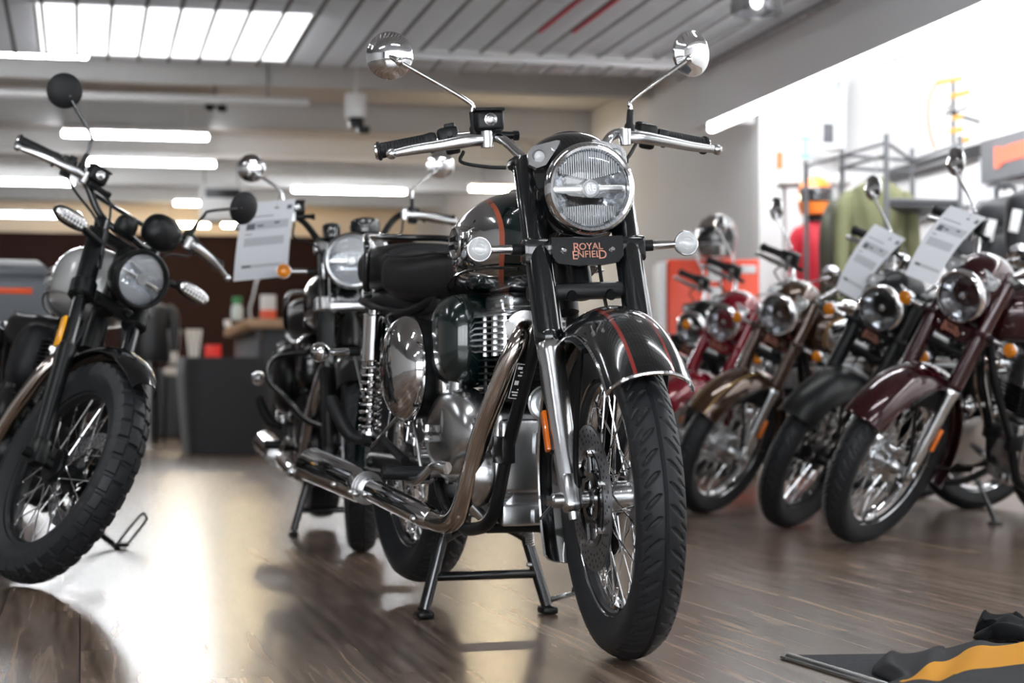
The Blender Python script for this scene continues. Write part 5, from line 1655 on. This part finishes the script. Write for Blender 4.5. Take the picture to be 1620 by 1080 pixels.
# garment rack of grey steel tube
PS = {k: at(px, py, D) for k, (px, py, D) in dict(a=(1275, 255, 13.7), b=(1332, 235, 13.05), c=(1402, 212, 12.4), d=(1518, 215, 12.5), e=(1443, 235, 13.35)).items()}
rk_ = empty('garment_rack', (PS['b'].x, PS['b'].y, 0)); tag(rk_, 'grey steel tube clothes rack against the right wall', 'clothes rack')
O_ = np.array(rk_.location)
for k, v in PS.items():
    obj('post', [tube([np.array((v.x, v.y, 0)) - O_, np.array(v) - O_], .018, 10)], RACK, rk_)
for z_, prs in ((2.13, ('ab', 'be', 'ce', 'bc', 'ed')), (2.05, ('be', 'ed', 'bc')), (1.77, ('cd', 'ed'))):
    for a, b in prs:
        A_, B_ = np.array((PS[a].x, PS[a].y, z_)) - O_, np.array((PS[b].x, PS[b].y, z_)) - O_
        obj('rail', [tube([A_, B_], .013, 8)], RACK, rk_)
sh_ = [np.array((PS[k].x, PS[k].y, 1.73)) - O_ for k in 'cde']
obj('shelf', [loft([np.array(sh_), np.array(sh_) + [0, 0, .03]])], DGREY, rk_)

OLIVE = mottle(pb('olive_cloth', (.2, .2, .1), .85), 12, (.165, .17, .085), (.235, .235, .13))
DOLIVE = mottle(pb('dark_olive_cloth', (.07, .07, .05), .85), 12, (.045, .047, .035), (.085, .085, .06))
REDCL = pb('red_cloth', (.48, .012, .03), .6)
q = at(1387, 360, 12.9)
ja = empty('jacket', (q.x, q.y, 0), -PHI); tag(ja, 'olive green jacket hanging on the clothes rack', 'jacket', None)
garment(ja, .40, 1.0, .24, OLIVE, .96)
obj('hanger', [tube([(0, 0, 1.94), (0, 0, 2.06), (.02, 0, 2.10), (0, 0, 2.14)], .005, 8, 4)], STEEL, ja)
obj('dark_waist', [loft([np.array([(.195 * math.cos(t), .124 * math.sin(t), z) for t in np.linspace(0, 2 * math.pi, 30, endpoint=False)]) for z in (1.28, 1.48)])], DOLIVE, ja)
q = at(1325, 400, 13.4)
jd = empty('coat', (q.x, q.y, 0), -PHI + RD(60)); tag(jd, 'dark olive coat hanging between the red suit and the olive jacket', 'coat')
garment(jd, .36, 1.15, .24, DOLIVE, .72)
obj('hanger', [tube([(0, 0, 1.86), (0, 0, 2.0), (.02, 0, 2.05), (0, 0, 2.10)], .005, 8, 4)], STEEL, jd)
q = at(1290, 400, 14.1)
mq = empty('riding_suit', (q.x, q.y, 0), -PHI); tag(mq, 'red and black riding suit standing behind the clothes rack', 'riding suit')
garment(mq, .28, .72, .24, REDCL, 1.08)
obj('belt', [loft([np.array([(.138 * math.cos(t), .126 * math.sin(t), z) for t in np.linspace(0, 2 * math.pi, 30, endpoint=False)]) for z in (1.17, 1.24)])], SATIN, mq)
for s in (-1, 1):
    obj('trouser_leg', [tube([(s * .09, 0, 1.14), (s * .10, -.01, .58), (s * .11, 0, .08)], [.105, .088, .075], 16, 4)], REDCL, mq)
    obj('boot', [box((s * .10, -.04, .05), (.10, .26, .10), .03)], SATIN, mq)
obj('collar', [tube([(0, 0, 1.78), (0, 0, 1.83)], [.07, .062], 20)], SATIN, mq)
helmet('helmet', (q.x, q.y, 1.83), -PHI, pb('orange_helmet_shell', (.95, .25, .04), .3), 'orange and white helmet above the red riding suit', 1.05)
# slanted shelf board above the suit
q = at(1287, 292, 14.75)
wb = obj('display_shelf', [box((0, 0, 0), (.52, .30, .025), .004)] + [tube([(x, .12, 0), (x, .12, -q.z)], .015, 8) for x in (-.2, .2)], pb('warm_grey_board', (.42, .40, .38), .6))
wb.location = q
wb.rotation_euler = (0, 0, -PHI)
tag(wb, 'warm grey display shelf above the orange helmet', 'shelf')

# things on the recess wall
q = at(1257, 239, 15.69)
es = empty('exit_sign', (q.x, YG - .012, q.z)); tag(es, 'small white emergency sign with teal marks on the white wall', 'sign')
obj('sign_plate', [box((0, 0, 0), (.13, .02, .19), .003)], WHITE, es)
TEAL = pb('teal_mark', (.05, .62, .58), .5)
obj('sign_marks', [box((x, -.011, z), (w, .004, h), 0) for x, z, w, h in ((0, .072, .10, .012), (0, -.072, .09, .012), (-.014, 0, .010, .14), (.016, 0, .010, .14))], TEAL, es)
q = at(1221, 258, 15.6)
os_ = obj('wall_notice', [box((0, 0, 0), (.045, .02, .13), .002), box((0, -.006, .02), (.034, .014, .05), 0)], pb('orange_notice', (.85, .26, .10), .5))
os_.location = (q.x, YG - .012, q.z)
tag(os_, 'small orange notice on the white wall beside the grey corner', 'notice')
q = at(1327, 192, 15.2)
eb = empty('electrical_box', (q.x, YG - .12, q.z)); tag(eb, 'tall white electrical box on the recess wall above the clothes rack', 'electrical box')
obj('box_body', [box((0, 0, 0), (.20, .22, .52), .01)], WHITE, eb)
obj('box_window', [box((-.05, -.112, -.08), (.085, .01, .15), .002)], MGREY, eb)
obj('box_shelf', [box((-.03, -.14, -.20), (.16, .10, .02), .004)], WHITE, eb)
obj('cable_duct', [box((.13, .05, .05), (.06, .12, .62), .004)], WALLG, eb)

# right wall: dark rail, sign board, hooks, bags
def onwall(px, py, off=0.0):
    """the point of the right wall seen at a photo position"""
    u = (px - 810) / FPX
    D = (XR - off) / (u * CP + SP)
    return at(px, py, D)


ra, rb_ = onwall(1400, 290), onwall(1628, 212)
wr = empty('wall_rail', (XR - .03, (ra.y + rb_.y) / 2 - 1.5, (ra.z + rb_.z) / 2)); tag(wr, 'dark rail running along the right wall above the bags', 'rail')
obj('rail_bar', [box((0, 0, 0), (.06, 7.0, .10), .006)], SATIN, wr)
wr2 = empty('wall_rail', (XR - .03, (ra.y + rb_.y) / 2 - 1.5, 1.90)); tag(wr2, 'thinner grey rail below the dark rail on the right wall', 'rail')
obj('rail_bar', [box((0, 0, 0), (.05, 7.0, .05), .004)], RACK, wr2)
q = onwall(1595, 252)
sb = empty('sign_board', (XR - .06, q.y - .45, q.z)); tag(sb, 'grey display board with cut-off orange lettering at the right edge', 'sign')
obj('board', [box((0, 0, 0), (.06, 1.35, .30), .004)], MGREY, sb)
obj('board_lettering', [prism([(-.44, -.07), (-.36, -.07), (-.33, -.045), (-.22, -.04), (.5, -.04), (.5, .07), (-.2, .07), (-.30, .06), (-.35, .07), (-.44, .08)], .01, (-.035, 0, 0), (0, -1, 0), (0, 0, 1))], ORANGE, sb)
q = onwall(1546, 285, .05)
wp = obj('display_post', [box((0, 0, 0), (.05, .07, 2.1), .006)], WHITE)
wp.location = (XR - .06, q.y, 1.10)
tag(wp, 'white upright display strip on the right wall under the dark rail', 'display strip')
q = onwall(1562, 285, .04)
wp2 = obj('wall_panel', [box((0, 0, 0), (.03, .22, .55), .004)], PAPER)
wp2.location = (XR - .03, q.y, q.z - .02)
tag(wp2, 'white wall panel between the display strip and the grey board', 'panel')


def backpack(px, py, D, s, rz, label, m):
    q = at(px, py, D)
    o = empty('backpack', (q.x, q.y, q.z), rz); tag(o, label, 'bag', 'bags on the right wall')
    obj('bag_body', [ellipsoid((0, 0, 0), (.17 * s, .11 * s, .25 * s), 3.0, 32, 18), ellipsoid((0, -.08 * s, -.08 * s), (.13 * s, .06 * s, .13 * s), 3.0, 28, 14)], m, o)
    obj('flap', [ellipsoid((0, -.015, .15 * s), (.16 * s, .115 * s, .09 * s), 2.6, 28, 14)], m, o)
    for k in (-1, 1):
        obj('strap', [tube([(k * .09 * s, .09 * s, .20 * s), (k * .10 * s, .16 * s, .05 * s), (k * .11 * s, .10 * s, -.18 * s)], .016 * s, 8, 5, flat=2.0)], m, o)
    obj('top_handle', [tube([(-.05 * s, 0, .235 * s), (-.04 * s, 0, .30 * s), (.04 * s, 0, .30 * s), (.05 * s, 0, .235 * s)], .010 * s, 8, 4)], m, o)
    obj('swing_tag', [box((-.10 * s, -.15 * s, .06 * s), (.05, .006, .12), .001, Matrix.Rotation(RD(12), 3, 'Y'))], WHITE, o)
    obj('hook', [tube([(0, 0, .29 * s), (.03, 0, .33 * s), tuple(np.array(Matrix.Rotation(-rz, 3, 'Z')) @ np.array((XR - q.x - .012, 0, .345 * s)))], .007, 8, 3)], RACK, o)
    return o


BAG = noise_bump(pb('black_nylon', (.022, .023, .026), .55), 200, .3, .002)
BAGG = noise_bump(pb('grey_nylon', (.055, .058, .064), .6), 200, .3, .002)
backpack(1592, 385, 11.2, 1.05, RD(-20), 'large black backpack with a white tag hanging at the right edge', BAG)
backpack(1548, 395, 11.9, .80, RD(15), 'smaller grey bag hanging left of the black backpack behind the maroon handlebar', BAGG)
backpack(1640, 370, 10.6, 1.0, RD(-30), 'black backpack half cut by the right edge', BAG)

# orange and black bracket sculpture of arms and a bow on the right wall
q = at(1506, 195, 14.0)
wd = empty('wall_bracket_rack', q, RD(-PHI)); tag(wd, 'black pole with orange arms and a thin bow mounted high on the right wall', 'wall rack')
O_ = np.array(q)
def rel(px, py, D=14.0):
    return np.array(at(px, py, D)) - O_
OR2 = pb('amber_orange_arm', (.90, .40, .10), .45)
obj('pole', [tube([rel(1508, 128), rel(1508, 240)], .012, 8)], SATIN, wd)
obj('bow', [tube([rel(1482, 131), rel(1472, 150), rel(1468, 180), rel(1472, 212), rel(1480, 236)], .010, 8, 5)], pb('brown_bow', (.35, .2, .10), .5), wd)
for a, b, r in (((1482, 131), (1522, 124), .018), ((1503, 153), (1534, 145), .020), ((1506, 188), (1522, 184), .018), ((1502, 208), (1523, 204), .020), ((1514, 224), (1534, 220), .020)):
    obj('arm', [tube([rel(*a), rel(*b)], r, 10)], OR2, wd)
for P_ in ([(1494, 182), (1530, 171), (1531, 158)], [(1501, 165), (1501, 178)], [(1532, 134), (1540, 131)]):
    obj('black_hook', [tube([rel(*k) for k in P_], .008, 8)], SATIN, wd)
obj('wall_fixing', [tube([rel(1508, 180), np.array((XR, q.y + .1, q.z + .03)) - O_], .012, 8)], SATIN, wd)

# ------------------------------------------------------------------ floor mat and clothes in the near right corner
MAT = mottle(noise_bump(pb('grey_floor_mat', (.12, .13, .14), .85, spec=.25), 500, .5, .003), 90, (.026, .028, .032), (.065, .068, .076))
c0 = at(1250, 1040, HC * FPX / 410)
e1 = np.array(at(1640, 1158, HC * FPX / 529)) - np.array(c0); e1[2] = 0      # metal edge, coming nearer
e2 = np.array(at(1470, 1036, HC * FPX / 407)) - np.array(c0); e2[2] = 0      # far edge, to the right
u1, u2 = nrm(e1), nrm(e2)
fm = empty('floor_mat', (c0.x, c0.y, 0)); tag(fm, 'grey floor mat with a bright metal edge in the near right corner', 'mat')
quad = np.array([(0, 0, 0), u1 * 1.5, u1 * 1.5 + u2 * 1.6, u2 * 1.6])
obj('mat_surface', [loft([quad + [0, 0, .001], quad + [0, 0, .008]])], MAT, fm)
obj('metal_edge', [tube([np.array((0, 0, .006)) - u1 * .004, u1 * 1.5 + np.array((0, 0, .006))], .009, 10, flat=.7), tube([u1 * 0 + np.array((0, 0, .004)) - u2 * .018, u1 * 1.5 - u2 * .018 + np.array((0, 0, .004))], .004, 8)], ALUB, fm)


def cloth_mat(name):
    m = pb(name, (.06, .062, .066), .8, spec=.25)
    nt, b, N, L = nodes(m)
    t = N('ShaderNodeTexCoord')
    s = N('ShaderNodeSeparateXYZ')
    L(t.outputs['UV'], s.inputs[0])
    u, v = s.outputs[0], s.outputs[1]
    # a broad yellow flash and a thin one beside it, printed across the cloth
    w = math_node(nt, 'MULTIPLY', math_node(nt, 'SINE', math_node(nt, 'MULTIPLY', u, 9.0)), .03)
    c = math_node(nt, 'ADD', math_node(nt, 'MULTIPLY_ADD', u, -0.55, 0.73), w)
    d = math_node(nt, 'SUBTRACT', v, c)
    wid = math_node(nt, 'MULTIPLY', math_node(nt, 'MINIMUM', math_node(nt, 'SUBTRACT', u, .08), .20), .85)
    broad = math_node(nt, 'MULTIPLY', math_node(nt, 'LESS_THAN', math_node(nt, 'ABSOLUTE', math_node(nt, 'ADD', d, .04)), wid), math_node(nt, 'GREATER_THAN', u, .10))
    thin = math_node(nt, 'MULTIPLY', math_node(nt, 'LESS_THAN', math_node(nt, 'ABSOLUTE', math_node(nt, 'SUBTRACT', d, .125)), .022), math_node(nt, 'GREATER_THAN', u, .36))
    k = math_node(nt, 'MAXIMUM', broad, thin)
    mx = N('ShaderNodeMix'); mx.data_type = 'RGBA'
    mx.inputs[6].default_value = (.017, .018, .021, 1); mx.inputs[7].default_value = (.66, .29, .012, 1)
    L(k, mx.inputs[0]); L(mx.outputs[2], b.inputs['Base Color'])
    n = N('ShaderNodeTexNoise'); n.inputs['Scale'].default_value = 900
    bp = N('ShaderNodeBump'); bp.inputs['Strength'].default_value = .15; bp.inputs['Distance'].default_value = .001
    L(n.outputs['Fac'], bp.inputs['Height']); L(bp.outputs[0], b.inputs['Normal'])
    return m


def cloth(name, corners, hfun, m, label, cat, n=90):
    """rumpled garment: a closed sheet over the quad of floor points, height by hfun(u, v)"""
    C = [np.array(c) for c in corners]
    o = empty(name, (C[0] + C[2]) / 2); tag(o, label, cat)
    o.location.z = 0
    O = np.array(o.location)
    V, UV = [], []
    for j in range(n + 1):
        for i in range(n + 1):
            u, v = i / n, j / n
            p = (C[0] * (1 - u) + C[1] * u) * (1 - v) + (C[3] * (1 - u) + C[2] * u) * v - O
            e = min(u, 1 - u, v, 1 - v)
            w_ = max(0, 1 - e / .25)
            p[0] += .022 * w_ * (math.sin(11 * v + 2) + .6 * math.sin(23 * u + 1))
            p[1] += .022 * w_ * (math.sin(13 * u + 1) + .6 * math.sin(19 * v))
            p[2] = .010 + .42 * hfun(u, v) * min(1, e / .09) ** .5
            V.append(p); UV.append((u, v))
    F = [(j * (n + 1) + i, j * (n + 1) + i + 1, (j + 1) * (n + 1) + i + 1, (j + 1) * (n + 1) + i) for j in range(n) for i in range(n)]
    ob = obj('fabric', [(np.array(V), F)], m, o, sharp=80)
    uv = ob.data.uv_layers.new(name='UVMap')
    for lp in ob.data.loops:
        uv.data[lp.index].uv = UV[lp.vertex_index]
    so = ob.modifiers.new('thick', 'SOLIDIFY'); so.thickness = .004; so.offset = 1
    return o


gp = lambda px, py: at(px, py, HC * FPX / (py - 630))
def folds(u, v):
    return .028 + .030 * math.exp(-((u - .33 + .2 * v) / .07) ** 2) + .026 * math.exp(-((u - .62 + .35 * v) / .10) ** 2) + .012 * math.sin(9 * u + 5 * v) * v + .022 * math.exp(-((u - .06) / .05) ** 2)
def flip(c):
    c = Vector(c); c.z = 0
    return c
cloth('riding_shirt', [flip(gp(1392, 1052)), flip(gp(1640, 1022)), flip(gp(1760, 1120)), flip(gp(1395, 1135))], folds, cloth_mat('grey_yellow_jersey'), 'dark grey garment with yellow flashes lying on the floor mat', 'garment')
def folds2(u, v):
    return .062 + .035 * math.sin(u * 5 + 1) * (1 - v) + .014 * math.sin(14 * v + 6 * u) + .012 * math.sin(23 * u + 4 * v)
cloth('black_garment', [flip(gp(1548, 1004)), flip(gp(1700, 988)), flip(gp(1740, 1008)), flip(gp(1556, 1020))], folds2, noise_bump(pb('black_cloth', (.006, .0065, .008), .85, spec=.2), 300, .3, .002), 'black garment lying behind the grey and yellow one', 'garment', 50)
